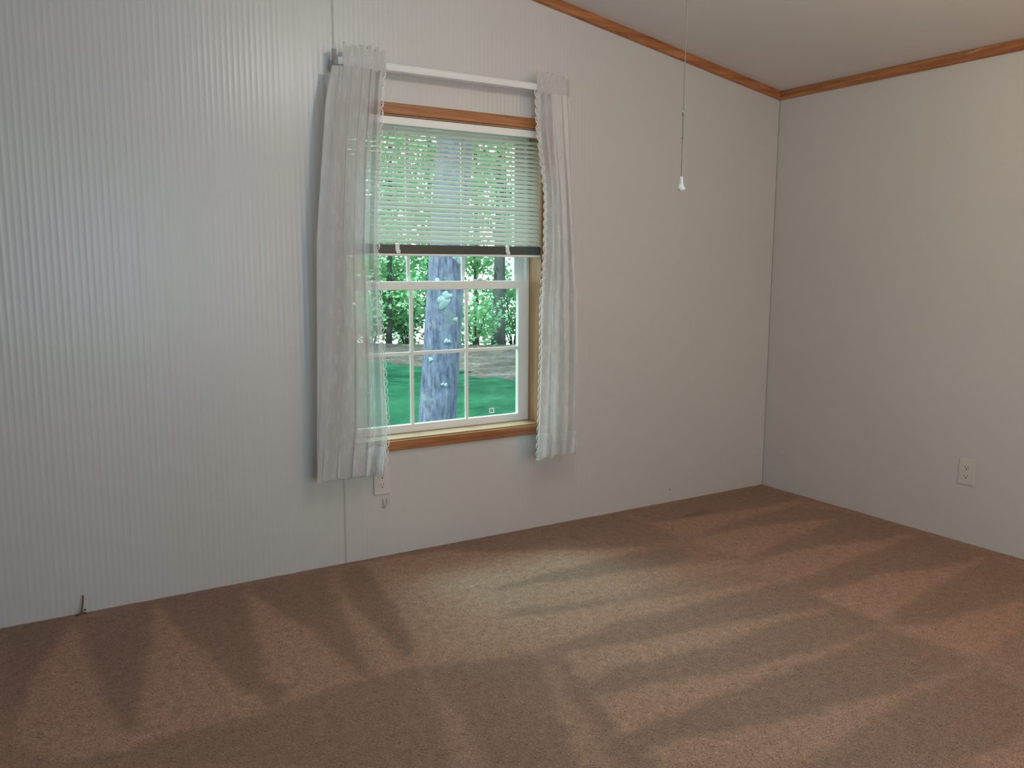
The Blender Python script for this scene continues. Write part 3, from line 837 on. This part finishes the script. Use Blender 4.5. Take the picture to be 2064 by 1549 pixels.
# ------------------------------------------------------------------ curtain rod and lace curtains
RZ0, RZ1, RY = 1.936, 1.968, -0.078
rod = empty('curtain_rod', (-1.937, 0.0, (RZ0 + RZ1) / 2))
tag(rod, 'flat white curtain rod with bent ends across the top of the window', 'curtain rod')
RO = rod.location.copy()
b = bmesh.new()
path = [(-2.452, -0.002), (-2.452, RY + .022), (-2.448, RY + .008), (-2.437, RY), (-1.437, RY), (-1.426, RY + .008), (-1.422, RY + .022), (-1.422, -0.002)]
ring = []
for i, (x, y) in enumerate(path):
    a = path[max(i - 1, 0)]; c = path[min(i + 1, len(path) - 1)]
    t = Vector((c[0] - a[0], c[1] - a[1])).normalized(); nrm = Vector((t.y, -t.x))
    o, n_ = Vector((x, y)), nrm * 0.003
    ring.append([b.verts.new((o.x + s * n_.x, o.y + s * n_.y, z)) for s, z in ((-1, RZ0 + .006), (1, RZ0 + .006), (1.6, RZ0 + .012), (1.6, RZ1 - .006), (1, RZ1), (-1, RZ1))])
for i in range(len(ring) - 1):
    for k in range(6):
        b.faces.new((ring[i][k], ring[i][(k + 1) % 6], ring[i + 1][(k + 1) % 6], ring[i + 1][k]))
b.faces.new(ring[0]); b.faces.new(ring[-1][::-1])
bmesh.ops.recalc_face_normals(b, faces=list(b.faces))
bmesh.ops.translate(b, verts=list(b.verts), vec=-RO)
finish(b, 'rod_bar', M['rod'], rod)
for x in (-2.452, -1.422):
    b = bmesh.new(); box(b, x - .009, x + .009, -0.010, -0.0002, RZ0 - .004, RZ1 + .006, .002)
    bmesh.ops.translate(b, verts=list(b.verts), vec=-RO)
    finish(b, 'bracket', M['rod'], rod)

def curtain(label, name, left, right, side, hem_z, folds, ph, drape, yfun):
    """left/right: [(z, x)] outlines; side: which edge carries the scallops"""
    root = empty(name, ((left[0][1] + right[0][1]) / 2, RY, 1.96))
    tag(root, label, 'curtain')
    O = root.location.copy()
    cloth = M['lace_left'] if side == 'right' else M['lace']
    lz = np.array([p[0] for p in left][::-1]); lx = np.array([p[1] for p in left][::-1])
    rz = np.array([p[0] for p in right][::-1]); rx = np.array([p[1] for p in right][::-1])
    XL = lambda z: np.interp(z, lz, lx)
    XRt = lambda z: np.interp(z, rz, rx)
    period = 0.036
    def scal(z):
        return 0.0
    def fold(u, z):
        t = (1.95 - z) / 1.6
        a = drape * (0.55 + 0.5 * t)
        w = math.sin(2 * PI * folds * u + ph + 0.9 * math.sin(2.1 * t + ph)) + 0.45 * math.sin(2 * PI * folds * 2.3 * u + 1.7 * ph + 1.5 * t)
        return a * w * 0.6
    def point(u, z, off=0.0, zz=None):
        x = XL(z) + (XRt(z) - XL(z)) * u
        y = yfun(u, z) - fold(u, z) - off
        y = min(y, -0.016)
        return Vector((x + 0.25 * fold(u + 0.07, z), y, z if zz is None else zz)) - O
    def sheet(z_hi, z_lo, nu, nv, off, mat, nm, wob=0.0, stretch=2.0, label=None):
        vs, uvs = [], []
        for j in range(nv + 1):
            t = j / nv
            for i in range(nu + 1):
                u = i / nu
                lo = z_lo + wob * (math.sin(2 * PI * folds * u + ph) * 0.6 + (u - .5) * (1 if side == 'left' else -1))
                z = z_hi + (lo - z_hi) * t
                vs.append(point(u, z, off)); uvs.append((u * 0.30 * stretch, z))
        q = [(j * (nu + 1) + i, j * (nu + 1) + i + 1, (j + 1) * (nu + 1) + i + 1, (j + 1) * (nu + 1) + i) for j in range(nv) for i in range(nu)]
        o = fast_mesh(nm, vs, q, mat, root, True)
        uvl = o.data.uv_layers.new(name='UVMap')
        li = np.array(q).ravel()
        uvl.data.foreach_set('uv', np.array(uvs, np.float32)[li].ravel())
        if label: o['label'] = label
        return o
    sheet(RZ0 - .002, hem_z, 84, 110, 0.0, cloth, 'lace_panel', 0.012)
    sheet(hem_z + .112, hem_z + .001, 84, 12, 0.0022, M['lace_hem'], 'hem', 0.012, 2.0, 'denser doubled hem band')
    # rod pocket around the rod, then the stand-up ruffle above
    def band(z0, z1, bulge, nm, amp, nv):
        vs, uvs, nu = [], [], 96
        for j in range(nv + 1):
            t = j / nv
            z = z0 + (z1 - z0) * t
            for i in range(nu + 1):
                u = i / nu
                x = XL(1.95) + (XRt(1.95) - XL(1.95)) * u
                g = math.sin(2 * PI * 11 * u + ph) + 0.5 * math.sin(2 * PI * 17.3 * u + 2 * ph)
                y = RY - 0.006 - bulge * math.sin(PI * t) - amp * (0.3 + t) * g
                zz = z + (0.009 * math.sin(2 * PI * 5 * u + ph) * t if nm == 'ruffle' else 0)
                vs.append(Vector((x + 0.004 * g * t, y, zz)) - O); uvs.append((u * 0.5, zz))
        q = [(j * (nu + 1) + i, j * (nu + 1) + i + 1, (j + 1) * (nu + 1) + i + 1, (j + 1) * (nu + 1) + i) for j in range(nv) for i in range(nu)]
        o = fast_mesh(nm, vs, q, M['lace_double'], root, True)
        uvl = o.data.uv_layers.new(name='UVMap')
        uvl.data.foreach_set('uv', np.array(uvs, np.float32)[np.array(q).ravel()].ravel())
    band(RZ0 - .006, RZ1 + .004, 0.006, 'rod_pocket', 0.0016, 6)
    band(RZ1 + .004, RZ1 + .044, 0.0, 'ruffle', 0.0042, 6)
    # the end of the header that wraps back along the bent rod to the wall
    xo = left[0][1] if side == 'right' else right[0][1]
    sgn = -1 if side == 'right' else 1
    vs, uvs = [], []
    for j in range(7):
        z = RZ0 - .006 + (RZ1 + .040 - RZ0) * j / 6
        for i in range(13):
            t = i / 12
            vs.append(Vector((xo + sgn * (0.021 + 0.003 * math.sin(9 * t + j * .3)), RY - .004 + (0.066) * t, z + .003 * math.sin(11 * t))) - O)
            uvs.append((t * 0.09, z))
    q = [(j * 13 + i, j * 13 + i + 1, (j + 1) * 13 + i + 1, (j + 1) * 13 + i) for j in range(6) for i in range(12)]
    o = fast_mesh('return_flap', vs, q, M['lace_double'], root, True)
    uvl = o.data.uv_layers.new(name='UVMap'); uvl.data.foreach_set('uv', np.array(uvs, np.float32)[np.array(q).ravel()].ravel())
    # full length side that turns back to the wall
    vs, uvs, nu, nv = [], [], 14, 80
    for j in range(nv + 1):
        z = RZ0 - .004 + (hem_z + .004 - RZ0) * j / nv
        f = point(0.0 if side == 'right' else 1.0, z)
        xw = (np.interp(z, [0.36, 1.3, 1.8, 1.96], [-2.588, -2.556, -2.505, -2.470]) if side == 'right' else XRt(z) + .012) - O.x
        for i in range(nu + 1):
            t = i / nu
            vs.append((f.x + (xw - f.x) * t + .004 * math.sin(7 * t + 2 * z), f.y + (-.007 - f.y) * t, f.z)); uvs.append((t * .12, z))
    q = [(j * (nu + 1) + i, j * (nu + 1) + i + 1, (j + 1) * (nu + 1) + i + 1, (j + 1) * (nu + 1) + i) for j in range(nv) for i in range(nu)]
    o = fast_mesh('side_return', vs, q, M['lace_double'], root, True)
    uvl = o.data.uv_layers.new(name='UVMap'); uvl.data.foreach_set('uv', np.array(uvs, np.float32)[np.array(q).ravel()].ravel())
    # the gathered cloth doubles behind itself along the outer half
    b0, b1 = (0.0, 0.62) if side == 'right' else (0.45, 1.0)
    vs, uvs, nu, nv = [], [], 50, 80
    for j in range(nv + 1):
        z = RZ0 - .004 + (hem_z + .010 - RZ0) * j / nv
        for i in range(nu + 1):
            u = b0 + (b1 - b0) * i / nu
            p = point(u, z, -0.010 - 0.004 * math.sin(2 * PI * folds * 1.6 * u + 1 + z))
            p.y = min(p.y, -.014)
            vs.append(p); uvs.append((u * .62 + .37, z + .13))
    q = [(j * (nu + 1) + i, j * (nu + 1) + i + 1, (j + 1) * (nu + 1) + i + 1, (j + 1) * (nu + 1) + i) for j in range(nv) for i in range(nu)]
    o = fast_mesh('back_fold', vs, q, cloth, root, True)
    uvl = o.data.uv_layers.new(name='UVMap'); uvl.data.foreach_set('uv', np.array(uvs, np.float32)[np.array(q).ravel()].ravel())
    # scalloped edging: loops of thread hung along the inner edge
    b = bmesh.new()
    u = 1.0 if side == 'right' else 0.0
    sg = 1 if side == 'right' else -1
    z = RZ0 + .01
    pts = []
    while z > hem_z + 0.004:
        for kk in range(8):
            f = kk / 8
            p = point(u, max(z - period * f, hem_z), 0.001)
            depth = 0.0105 * abs(math.sin(PI * f)) ** 0.8
            pts.append((p.x + sg * (depth - 0.001), p.y - 0.0006, p.z))
        z -= period
    tube(b, pts, 0.0014, 5)
    tube(b, [(p[0] - sg * 0.0085 - sg * (0.0055 * math.sin(i * .8)), p[1] - .0008, p[2]) for i, p in enumerate(pts)], 0.0008, 5)
    for i in range(4, len(pts) - 4, 8):                    # picots inside the loops
        p = pts[i]
        tube(b, [(p[0], p[1], p[2] + .004), (p[0] - sg * .0075, p[1] - .001, p[2])], 0.001, 4)
    finish(b, 'lace_edging', M['lace_cord'], root, True)['label'] = 'scalloped white lace border'
    return root

curtain('left sheer white lace curtain with a doubled hem hanging to above the wall outlet', 'lace_curtain',
        [(1.97, -2.437), (1.83, -2.450), (1.64, -2.474), (1.35, -2.492), (1.06, -2.506), (0.77, -2.522), (0.5, -2.556), (0.36, -2.570)],
        [(1.97, -2.268), (1.83, -2.282), (1.5, -2.300), (1.25, -2.308), (0.95, -2.292), (0.70, -2.279), (0.55, -2.270), (0.36, -2.288)],
        'right', 0.372, 4.6, 0.6, 0.034, lambda u, z: -0.082 + 0.012 * (1.95 - z) / 1.6)
curtain('right sheer white lace curtain with a scalloped inner edge, beside the blank wall', 'lace_curtain',
        [(1.97, -1.585), (1.78, -1.577), (1.62, -1.555), (1.5, -1.540), (1.28, -1.546), (1.03, -1.570), (0.84, -1.572), (0.63, -1.580), (0.40, -1.592), (0.34, -1.594)],
        [(1.97, -1.437), (1.5, -1.405), (1.1, -1.372), (0.84, -1.362), (0.5, -1.360), (0.34, -1.366)],
        'left', 0.352, 3.4, 2.2, 0.032, lambda u, z: -0.082 - 0.030 * (1.95 - z) / 1.6)

# ------------------------------------------------------------------ wall outlets
def outlet(label, place):
    """place maps (across, up, out) to world"""
    base = place(0, 0, 0)
    root = empty('wall_outlet', base)
    tag(root, label, 'outlet', 'duplex wall outlets')
    O = root.location.copy()
    def prt(b, name, mat, parent=None):
        for v in b.verts: v.co = Vector(place(v.co.x, v.co.z, v.co.y)) - O
        bmesh.ops.recalc_face_normals(b, faces=list(b.faces))
        return finish(b, name, mat, parent or root)
    b = bmesh.new(); box(b, -.0355, .0355, 0.0, .0055, -.058, .058, .002, 2)
    prt(b, 'cover_plate', M['plate'])
    for s in (1, -1):
        b = bmesh.new()
        n = 20
        ring0, ring1 = [], []
        for k in range(n):
            a = 2 * PI * k / n
            x = .0165 * math.cos(a); z = max(-.0125, min(.0125, .0165 * math.sin(a))) + s * .0195
            ring0.append(b.verts.new((x, .0054, z))); ring1.append(b.verts.new((x * .97, .0078, z)))
        for k in range(n): b.faces.new((ring0[k], ring0[(k + 1) % n], ring1[(k + 1) % n], ring1[k]))
        b.faces.new(ring1)
        r = prt(b, 'receptacle', M['plate'])
        for (x, w, h, dz) in ((-.0063, .0024, .0085, .003), (.0063, .0024, .0070, .003), (0.0, .0050, .0050, -.0065)):
            c = bmesh.new(); box(c, x - w / 2, x + w / 2, .0072, .0082, s * .0195 + dz - h / 2, s * .0195 + dz + h / 2)
            prt(c, 'slot', M['dark'], r)
    b = bmesh.new(); lathe(b, [(.003, 0.0), (.003, .0012), (.0012, .0016)], 0, 0, 10)
    for v in b.verts: v.co = Vector((v.co.x, .0054 + v.co.z, v.co.y))
    prt(b, 'screw', M['screw'])
    return root
outlet('ivory duplex outlet low on the window wall, half hidden under the left curtain hem', lambda a, z, d: (-2.281 + a, 0.0005 - d, 0.322 + z))
outlet('ivory duplex outlet low on the plain right wall', lambda a, z, d: (-d, -1.146 - a, 0.315 + z))

# bent wire clip under the first outlet
b = bmesh.new()
tube(b, [(-.008, -.001, .018), (-.009, -.006, .010), (-.009, -.009, -.002), (-.005, -.010, -.012), (.003, -.010, -.011), (.008, -.009, -.003), (.008, -.006, .008), (.007, -.001, .018)], .0018, 6)
box(b, -.012, .004, -.006, 0.001, -.020, -.013, .001)
tag(finish(b, 'wire_clip', M['clip'], None, True, (-2.268, 0.0, 0.226)), 'small bent wire clip fixed to the wall just below the left outlet', 'clip')

# stub of brown wire sticking out of the carpet edge, far left
b = bmesh.new()
tube(b, [(-.010, -.030, .004), (-.004, -.024, .009), (.0, -.014, .020), (.004, -.009, .040), (.006, -.008, .062)], [.0028, .003, .0028, .0026, .0022], 7)
tube(b, [(-.022, -.034, .003), (-.010, -.032, .006), (.0, -.026, .009), (.012, -.030, .004)], .0026, 6)
tube(b, [(.006, -.018, .014), (.010, -.020, .012)], .0035, 6)
tag(finish(b, 'wire_stub', M['brown_wire'], None, True, (-3.410, 0.0, 0.0)), 'short brown wire stub sticking up where carpet meets the ribbed wall', 'wire')
b = bmesh.new(); lathe(b, [(.0035, 0.0), (.0035, .002), (.0015, .003)], 0, 0, 10)
for v in b.verts: v.co = Vector((v.co.x, -v.co.z, v.co.y * 1.5))
bmesh.ops.recalc_face_normals(b, faces=list(b.faces))
tag(finish(b, 'nail_head', M['speck'], None, False, (-0.689, 0.0015, 0.062)), 'tiny dark nail head low on the wall near the far corner', 'nail')

# ------------------------------------------------------------------ ceiling light with its pull cord
LX, LY = -2.152, -1.602
lz = zc(LX)
light = empty('ceiling_light', (LX, LY, lz))
tag(light, 'ceiling light whose thin beaded pull cord and white bell knob hang before the far wall', 'light')
b = bmesh.new(); lathe(b, [(.10, .012), (.10, -.02), (.075, -.045), (.03, -.055)], 0, 0, 28)
finish(b, 'canopy', M['brass'], light, True)
GX, GY, GZ = 0.0, 0.16, -0.15
b = bmesh.new(); tube(b, [(0, 0, -.045), (0, .08, -.085), (0, .16, -.085)], .009, 10)
finish(b, 'arm', M['brass'], light, True)
b = bmesh.new(); lathe(b, [(.02, .065)] + [(.062 * math.sin(a), .062 * math.cos(a)) for a in [PI * k / 12 for k in range(1, 12)]] + [(.004, -.0622)], GX, GY, 24)
bmesh.ops.translate(b, verts=list(b.verts), vec=(0, 0, GZ))
gl = finish(b, 'globe', M['globe'], light, True)
gl.visible_shadow = True
ld = bpy.data.lights.new('bulb', 'POINT'); ld.energy = LAMP_W; ld.color = (1.0, 1.0, 0.97); ld.shadow_soft_size = 0.045
lo = bpy.data.objects.new('bulb', ld); COL.objects.link(lo); lo.location = (LX + GX, LY + GY, lz + GZ - 0.115)
# cord: beads would be a millimetre, so one slightly wavy string in two lengths
KZ = 1.408
b = bmesh.new()
pts = [(0.0008 * math.sin(k * 1.3), 0.0008 * math.cos(k * 0.9), -.05 + (KZ + .165 - lz + .05) * k / 24) for k in range(25)]
tube(b, pts, .0011, 6)
finish(b, 'pull_cord', M['cord'], light, True)
b = bmesh.new()
k2 = 60
prof = []
for k in range(k2 + 1):
    z = KZ + .165 - lz + (.012 - .165) * k / k2
    prof.append((.0022 if k % 2 else .0012, z))
lathe(b, prof, 0, 0, 8)
lathe(b, [(.001, KZ + .168 - lz), (.0036, KZ + .164 - lz), (.0036, KZ + .158 - lz), (.001, KZ + .154 - lz)], 0, 0, 8)
lathe(b, [(.001, KZ + .11 - lz), (.0038, KZ + .106 - lz), (.001, KZ + .100 - lz)], 0, 0, 8)
finish(b, 'bead_chain', M['cord'], light, True)['label'] = 'thicker beaded end of the pull cord'
b = bmesh.new()
lathe(b, [(.0025, KZ + .014 - lz), (.0038, KZ + .009 - lz), (.0044, KZ - .002 - lz), (.0062, KZ - .009 - lz), (.0098, KZ - .014 - lz), (.0096, KZ - .0165 - lz), (.005, KZ - .020 - lz), (.002, KZ - .0212 - lz)], 0, 0, 20)
finish(b, 'cord_knob', M['knob'], light, True)['label'] = 'white bell shaped knob'

# ------------------------------------------------------------------ outdoors: lawn, leaf litter, trees
GZL = -0.80
def terrain(x, y):
    """level lawn, then the wooded bank falls away beyond its crest"""
    d = (np.asarray(x) + 3.59) * 0.46 + (np.asarray(y) + 3.16) * 0.89
    return GZL + np.clip(d - 16.8, 0, 3.5) * 0.045 - np.maximum(d - 20.3, 0) * 0.13 + 0.04 * np.sin(x * .7) * np.sin(y * .5)
def yard_edge(x, y):
    """metres beyond (+) or short of (-) the line where lawn turns to leaf litter"""
    d = (x + 3.59) * 0.46 + (y + 3.16) * 0.89
    l = (x + 3.59) * 0.89 - (y + 3.16) * 0.46
    return d - np.clip(15.0 - 1.1 * l, 12.3, 17.5) + 0.35 * np.sin(x * 1.3) + 0.25 * np.sin(y * 2.1)
def ground(name, pred, mat, dz):
    st = 0.3
    xs = np.arange(-22, 46, st); ys = np.arange(0.6, 62, st)
    gx, gy = np.meshgrid(xs, ys)
    gz = terrain(gx, gy) + dz
    nx, ny = len(xs), len(ys)
    idx = np.arange(nx * ny).reshape(ny, nx)
    q = np.stack([idx[:-1, :-1], idx[:-1, 1:], idx[1:, 1:], idx[1:, :-1]], -1).reshape(-1, 4)
    q = q[pred(yard_edge(gx[:-1, :-1].ravel(), gy[:-1, :-1].ravel()))]
    o = fast_mesh(name, np.stack([gx, gy, gz], -1).reshape(-1, 3), q, mat, smooth=True)
    return tag(o, kind='structure')
ground('lawn', lambda e: e < 0.5, M['lawn'], 0.0)
ground('forest_floor', lambda e: e >= -0.5, M['litter'], -0.015)

def leaves(centers, spread, n, size, mat, parent, O, flat=0.5):
    c = np.asarray(centers)[RNG.integers(0, len(centers), n)]
    p = c + RNG.normal(0, 1, (n, 3)) * np.asarray(spread) - np.asarray(O)
    d = RNG.normal(0, 1, (n, 3)); d[:, 2] *= flat; d /= np.linalg.norm(d, axis=1)[:, None]
    w = np.cross(d, RNG.normal(0, 1, (n, 3)) * np.array([1 - flat * .6, 1 - flat * .6, 1.0]) + np.array([0, 0, .8]))
    w /= np.linalg.norm(w, axis=1)[:, None] + 1e-9
    L = size * RNG.uniform(.7, 1.3, n)[:, None]
    v = np.stack([p - d * L * .5, p + w * L * .36, p + d * L * .5, p - w * L * .36], 1).reshape(-1, 3)
    q = np.arange(n * 4).reshape(n, 4)
    o = fast_mesh('foliage', v, q, mat, parent)
    o['kind'] = 'stuff'
    return o

def trunk_mesh(b, base, top, r0, r1, n=18, segs=14, wob=0.04, flare=0.25):
    rings = []
    for i in range(segs + 1):
        t = i / segs
        c = Vector(base).lerp(Vector(top), t)
        c.x += wob * math.sin(3.1 * t + base[0]); c.y += wob * math.cos(2.3 * t + base[1])
        r = r0 + (r1 - r0) * t + r0 * flare * math.exp(-t * segs * .9)
        rings.append([b.verts.new((c.x + r * (1 + .05 * math.sin(5 * a + 4 * t)) * math.cos(a), c.y + r * (1 + .05 * math.sin(4 * a + 3 * t)) * math.sin(a), c.z)) for a in [2 * PI * k / n for k in range(n)]])
    for i in range(segs):
        for k in range(n):
            b.faces.new((rings[i][k], rings[i][(k + 1) % n], rings[i + 1][(k + 1) % n], rings[i + 1][k]))
    b.faces.new(rings[0][::-1]); b.faces.new(rings[-1])

def tree(label, x, y, h, r, crown_z, crown_r, nl, mat, bark, lean=0.0, size=.15, nb=26):
    """a wood tree: trunk, limbs, leaf cloud; crown_z is height above its own ground"""
    z0 = float(terrain(x, y)) - 0.08
    root = empty('tree', (x, y, z0))
    tag(root, label, 'tree')
    b = bmesh.new()
    trunk_mesh(b, (0, 0, 0), (lean * h, 0, h), r, r * .5)
    finish(b, 'trunk', bark, root, True)
    cs = []
    for k in range(nb):
        a = 2.4 * k; rr = crown_r * math.sqrt(RNG.uniform(0.05, 1)); zz = crown_z[0] + (crown_z[1] - crown_z[0]) * (k + .5) / nb
        c = (x + lean * zz + rr * math.cos(a), y + rr * math.sin(a), z0 + zz)
        cs.append(c)
        if k % 4 == 1 and zz < h - .3:
            st = max(zz - .7, .4)
            s = Vector((lean * st, 0, st)); e = Vector((c[0] - x, c[1] - y, zz))
            bb = bmesh.new()
            tube(bb, [s, s.lerp(e, .5) + Vector((0, 0, .1)), e], [r * .25, r * .16, r * .06], 6)
            finish(bb, 'branch', bark, root, True)
    leaves(cs, (.30, .30, .26), nl, size, mat, root, (x, y, z0))
    return root

# the big lichened trunk close to the window
bx, by = 0.70, 5.43
big = empty('tree', (bx, by, GZL - .15))
tag(big, 'thick blue grey tree trunk with pale lichen spots right outside the window', 'tree')
b = bmesh.new()
trunk_mesh(b, (-.03, 0.02, 0), (.42, -.13, 7.5), .222, .185, 40, 60, .02, .12)
trunk_o = finish(b, 'trunk', M['bark'], big, True)
def trunk_at(z):
    t = (z - (GZL - .15)) / 7.5
    c = Vector((-.03, .02, 0)).lerp(Vector((.42, -.13, 7.5)), t)
    c.x += .02 * math.sin(3.1 * t - .03); c.y += .02 * math.cos(2.3 * t + .02)
    return c, .222 + (.185 - .222) * t
to_cam = math.atan2(-3.16 - by, -3.59 - bx)
for (z, da, s, n) in ((1.295, .55, .058, 9), (1.02, -.50, .045, 8), (.865, .05, .055, 9), (.80, -.12, .070, 9), (.82, -.28, .035, 7), (.97, -.25, .03, 7), (.36, .18, .030, 7), (.355, .33, .022, 7), (-.13, .12, .022, 7), (-.14, .28, .026, 7), (.15, -.6, .03, 7), (.6, .6, .03, 7)):
    b = bmesh.new()
    c, r = trunk_at(z)
    ang = to_cam + da
    nr = Vector((math.cos(ang), math.sin(ang), 0)); ta = Vector((-nr.y, nr.x, 0))
    rings = []
    for f, lift in ((0.0, .012), (.55, .011), (1.0, .0)):
        row = []
        for k in range(n * 2):
            a = 2 * PI * k / (n * 2)
            q = s * f * (1 + .22 * math.sin(3 * a + z * 9) + .13 * math.sin(5 * a + da * 7))
            aa = ang + q * math.cos(a) / r
            rr = max(r * (1 + .05 * math.sin(5 * aa + 4 * (z - GZL + .15) / 7.5)), r * (1 + .05 * math.sin(4 * aa + 3 * (z - GZL + .15) / 7.5))) + lift
            row.append((c.x + rr * math.cos(aa), c.y + rr * math.sin(aa), c.z + q * math.sin(a)))
            if f == 0.0: break
        rings.append([b.verts.new(p) for p in row])
    m = n * 2
    for k in range(m):
        b.faces.new((rings[0][0], rings[1][k], rings[1][(k + 1) % m]))
        b.faces.new((rings[1][k], rings[2][k], rings[2][(k + 1) % m], rings[1][(k + 1) % m]))
    finish(b, 'lichen_patch', M['lichen'], big, True)
cs = [(bx - 1.2 + RNG.normal(0, 2.0), by + 2.0 + RNG.normal(0, 2.4), RNG.uniform(8.0, 11.0)) for k in range(60)]  # crown above the view, spread off the trunk to dapple the lawn
leaves(cs, (.5, .5, .3), 5600, .18, M['leaf_a'], big, (bx, by, GZL - .15))

LA, LB, LC, BK = M['leaf_a'], M['leaf_b'], M['leaf_c'], M['bark_b']
WOOD = [
 ('dark straight tree trunk seen through the right hand panes beyond the lawn', 7.62, 15.75, 9.5, .165, (3.2, 9), 1.3, 4200, LA),
 ('leafy tree at the wood edge just left of the dark straight trunk', 5.05, 17.0, 8.0, .07, (.9, 8), 1.15, 6500, LB),
 ('leafy tree at the wood edge near the left panes', 2.0, 17.7, 8.5, .08, (.6, 8.5), 1.2, 7000, LA),
 ('leafy tree at the wood edge far left, veiled by the left lace curtain', -1.1, 18.6, 8.5, .08, (1.0, 8.5), 1.2, 4200, LB),
 ('leafy tree at the wood edge far right, behind the right lace curtain', 10.6, 14.2, 8.5, .09, (1.0, 8.5), 1.2, 4200, LA),
 ('slim tree in the second row, showing between the lichened and dark trunks', 7.3, 19.3, 9.0, .075, (.3, 9), 1.35, 7000, LB),
 ('mid green tree in the second row, behind the left panes', 4.0, 20.6, 9.0, .09, (.3, 9), 1.35, 7000, LA),
 ('pale green tree in the second row, right of the dark straight trunk', 10.6, 17.9, 9.0, .09, (.2, 9), 1.35, 7000, LB),
 ('deep green tree in the third row behind the lichened trunk', 6.8, 23.0, 10.0, .10, (.2, 10), 1.45, 6800, LC),
 ('deep green tree in the third row behind the dark straight trunk', 10.2, 21.6, 10.0, .10, (.2, 10), 1.45, 6800, LA),
 ('deep green tree in the third row at the left of the view', 3.2, 24.4, 10.0, .10, (.2, 10), 1.45, 6800, LC),
 ('dark green tree in the third row at the right of the view', 13.8, 20.0, 10.0, .10, (.2, 10), 1.45, 6800, LC),
]
for (lb, x, y, h, r, cz, cr, nl, mt) in WOOD:
    tree(lb, x, y, h, r, cz, cr, nl, mt, BK, random.uniform(-.012, .012))

def shrub(label, x, y, h, w, n, mat):
    z0 = float(terrain(x, y))
    root = empty('shrub', (x, y, z0))
    tag(root, label, 'shrub')
    cs = []
    for k in range(6):
        a = 2 * PI * k / 6 + x
        e = Vector((w * .6 * math.cos(a), w * .6 * math.sin(a), h * RNG.uniform(.6, 1)))
        bb = bmesh.new()
        tube(bb, [(0, 0, -.1), e * .5 + Vector((0, 0, .15)), e], [.022, .016, .006], 5)
        finish(bb, 'stem', BK, root, True)
        for f in (.35, .6, .95): cs.append((x + e.x * f + RNG.normal(0, .15), y + e.y * f + RNG.normal(0, .15), z0 + e.z * f))
    leaves(cs, (.22, .22, .20), n, .11, mat, root, (x, y, z0))
    return root
shrub('low green shrub at the wood edge between the lichened trunk and dark trunk', 6.35, 14.75, 1.2, .8, 900, LA)
shrub('low bright shrub at the wood edge beside the left panes', 3.55, 15.6, 1.3, .9, 1000, LB)
shrub('low green shrub at the wood edge right of the dark straight trunk', 8.95, 13.3, 1.2, .8, 900, LB)
shrub('low green shrub at the wood edge behind the left lace curtain', .5, 16.6, 1.3, .9, 900, LA)
for (lb, x, y, h, w, n, mt) in (
  ('tall shrub in the wood right behind the dark straight trunk', 9.0, 17.3, 2.6, 1.4, 2600, LB),
  ('tall shrub in the wood left of the dark straight trunk', 6.15, 18.4, 2.6, 1.3, 2600, LA),
  ('tall shrub in the wood behind the lichened trunk', 5.5, 19.3, 2.4, 1.2, 2400, LB),
  ('tall shrub in the wood behind the left panes', 2.9, 19.0, 2.6, 1.4, 2600, LB),
  ('tall dark shrub in the wood far left', .4, 19.6, 2.6, 1.4, 2200, LC),
  ('tall dark shrub in the wood far right', 12.2, 16.0, 2.6, 1.4, 2200, LC)):
    shrub(lb, x, y, h, w, n, mt)
